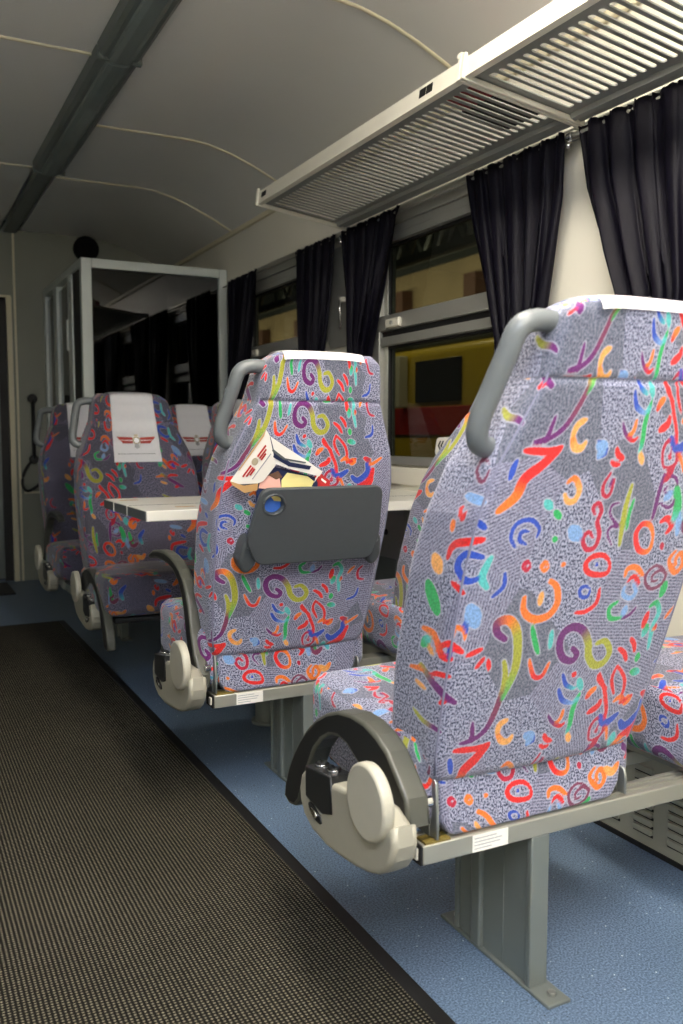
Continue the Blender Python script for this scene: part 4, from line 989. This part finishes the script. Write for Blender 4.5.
# side towards the aisle
MB().box(0, .04, .05, 1.30, 1.93, 1.975, PF, .004).build('side_top_rail', gp)
for a, b in ((.30, .42), (.80, .92), (1.24, 1.30)): MB().box(0, .04, a - .05 + .05, b, 0, 1.93, PF, .003).build('side_post', gp)
MB().box(.01, .03, .05, .30, .0, 1.93, M['dark']).build('door_gap', gp)
MB().box(.017, .023, .42, .80, .55, 1.90, M['pglass']).build('side_pane', gp)
MB().box(.017, .023, .92, 1.24, .55, 1.90, M['pglass']).build('side_pane', gp)
MB().box(.008, .032, .05, 1.24, 0, .55, PF, .002).build('side_panel', gp)
MB().box(-.012, .0, .40, .415, 1.5, 1.68, PF, .003).build('door_hinge', gp)
tag(MB().cyl((1.285, YE - .04, 2.272), 'y', .085, .08, M['pitch'], 32, .02).build('round_ventilator'), 'black round ventilator on the end wall above the glass partition', 'ventilator')
tag(MB().tube([(.905, YE - .05, .84), (.905, YE - .05, 1.24)], .012, M['dark'], n=10).cyl((.905, YE - .03, .835), 'y', .03, .06, M['dark'], 18, .008).cyl((.905, YE - .03, 1.245), 'y', .03, .06, M['dark'], 18, .008).build('grab_rail'), 'dark vertical grab rail on the end wall beside the door', 'rail')
tag(MB().tube([(.90, YE - .03, .83), (.87, YE - .04, .80), (.835, YE - .04, .74), (.825, YE - .04, .66), (.86, YE - .035, .62), (.93, YE - .03, .66), (.98, YE - .02, .72)], .010, M['dark'], n=8, sub=4).build('hanging_cable'), 'dark loop of cable hanging below the grab rail on the end wall', 'cable')

# ---------------- the depot hall outside ----------------
slab('ground', 1.95, 30, -8, 40, -1.2, -1.1, M['ground'])
lc = thing('locomotive', 'yellow locomotive with a red stripe outside the table window', 'locomotive', (4.2, 5.0, -1.1))
MB().box(0, 2.6, -.6, 3.2, .5, 2.86, M['loco'], .08, seg=3).build('body', lc)
MB().box(-.012, .3, -.6, 3.2, 2.10, 2.34, M['locored'], .005).build('red_stripe', lc)
MB().box(.2, 2.4, -.5, 3.1, 2.86, 3.05, M['steel'], .05).build('roof', lc)
for (a, b, c_, d) in ((1.05, 1.75, 2.38, 2.74), (2.1, 2.75, 2.38, 2.74), (-.3, .5, 2.38, 2.74)): MB().box(-.016, .02, a, b, c_, d, M['locodark'], .006).build('cab_window', lc)
MB().box(-.1, -.01, 1.88, 1.96, 2.34, 2.8, M['hallw'], .01).build('grab_bar', lc)
for a in (-.1, .9, 1.9, 2.7): MB().cyl((.3, a, .45), 'x', .42, .12, M['steel'], 32, .02).build('wheel', lc)
l2 = thing('shunting_engine', 'rounded yellow engine roof seen through the farther window', 'locomotive', (4.4, 9.0, -1.1))
MB().prism([(-.1, .4), (-.1, 2.45), (.15, 2.85), (.6, 3.12), (1.2, 3.2), (1.8, 3.05), (2.3, 2.6), (2.4, .4)], 0, 2.4, 'x', M['loco'], .06).build('engine_body', l2)
hw_ = struct(MB().box(12, 12.3, -6, 40, -1.1, 5.05, M['hall']).box(12.1, 12.3, -6, 40, 5.05, 8, M['steel']).build('wall_depot'))
for k in range(9): MB().box(11.7, 12.0, 4 + k * 3.1, 4.45 + k * 3.1, -1.1, 4.6, M['halld']).build('column', hw_)
for k in range(5): MB().box(11.85, 12.0, 5.6 + k * 6.2, 7.0 + k * 6.2, -1.1, 3.4, M['hallw']).build('pale_panel', hw_)
for k in range(4):
    x = 7.6 + k * 1.3; tr = thing('roof_truss', ['nearest', 'second', 'third', 'farthest'][k] + ' dark steel roof truss of the depot hall outside', 'truss', (x, 0, 1.1 + .345 * x)); tr['group'] = 'depot roof trusses'
    MB().box(-.06, .06, -4, 30, 0, .12, M['steel']).build('bottom_chord', tr); MB().box(-.06, .06, -4, 30, 1.3, 1.42, M['steel']).build('top_chord', tr)
    d = MB()
    for q in range(20): y = -3.5 + q * 1.6; d.tube([(0, y, .06), (0, y + .8, 1.36), (0, y + 1.6, .06)], .045, M['steel'], n=4, smooth=False)
    d.build('diagonals', tr)['kind'] = 'stuff'
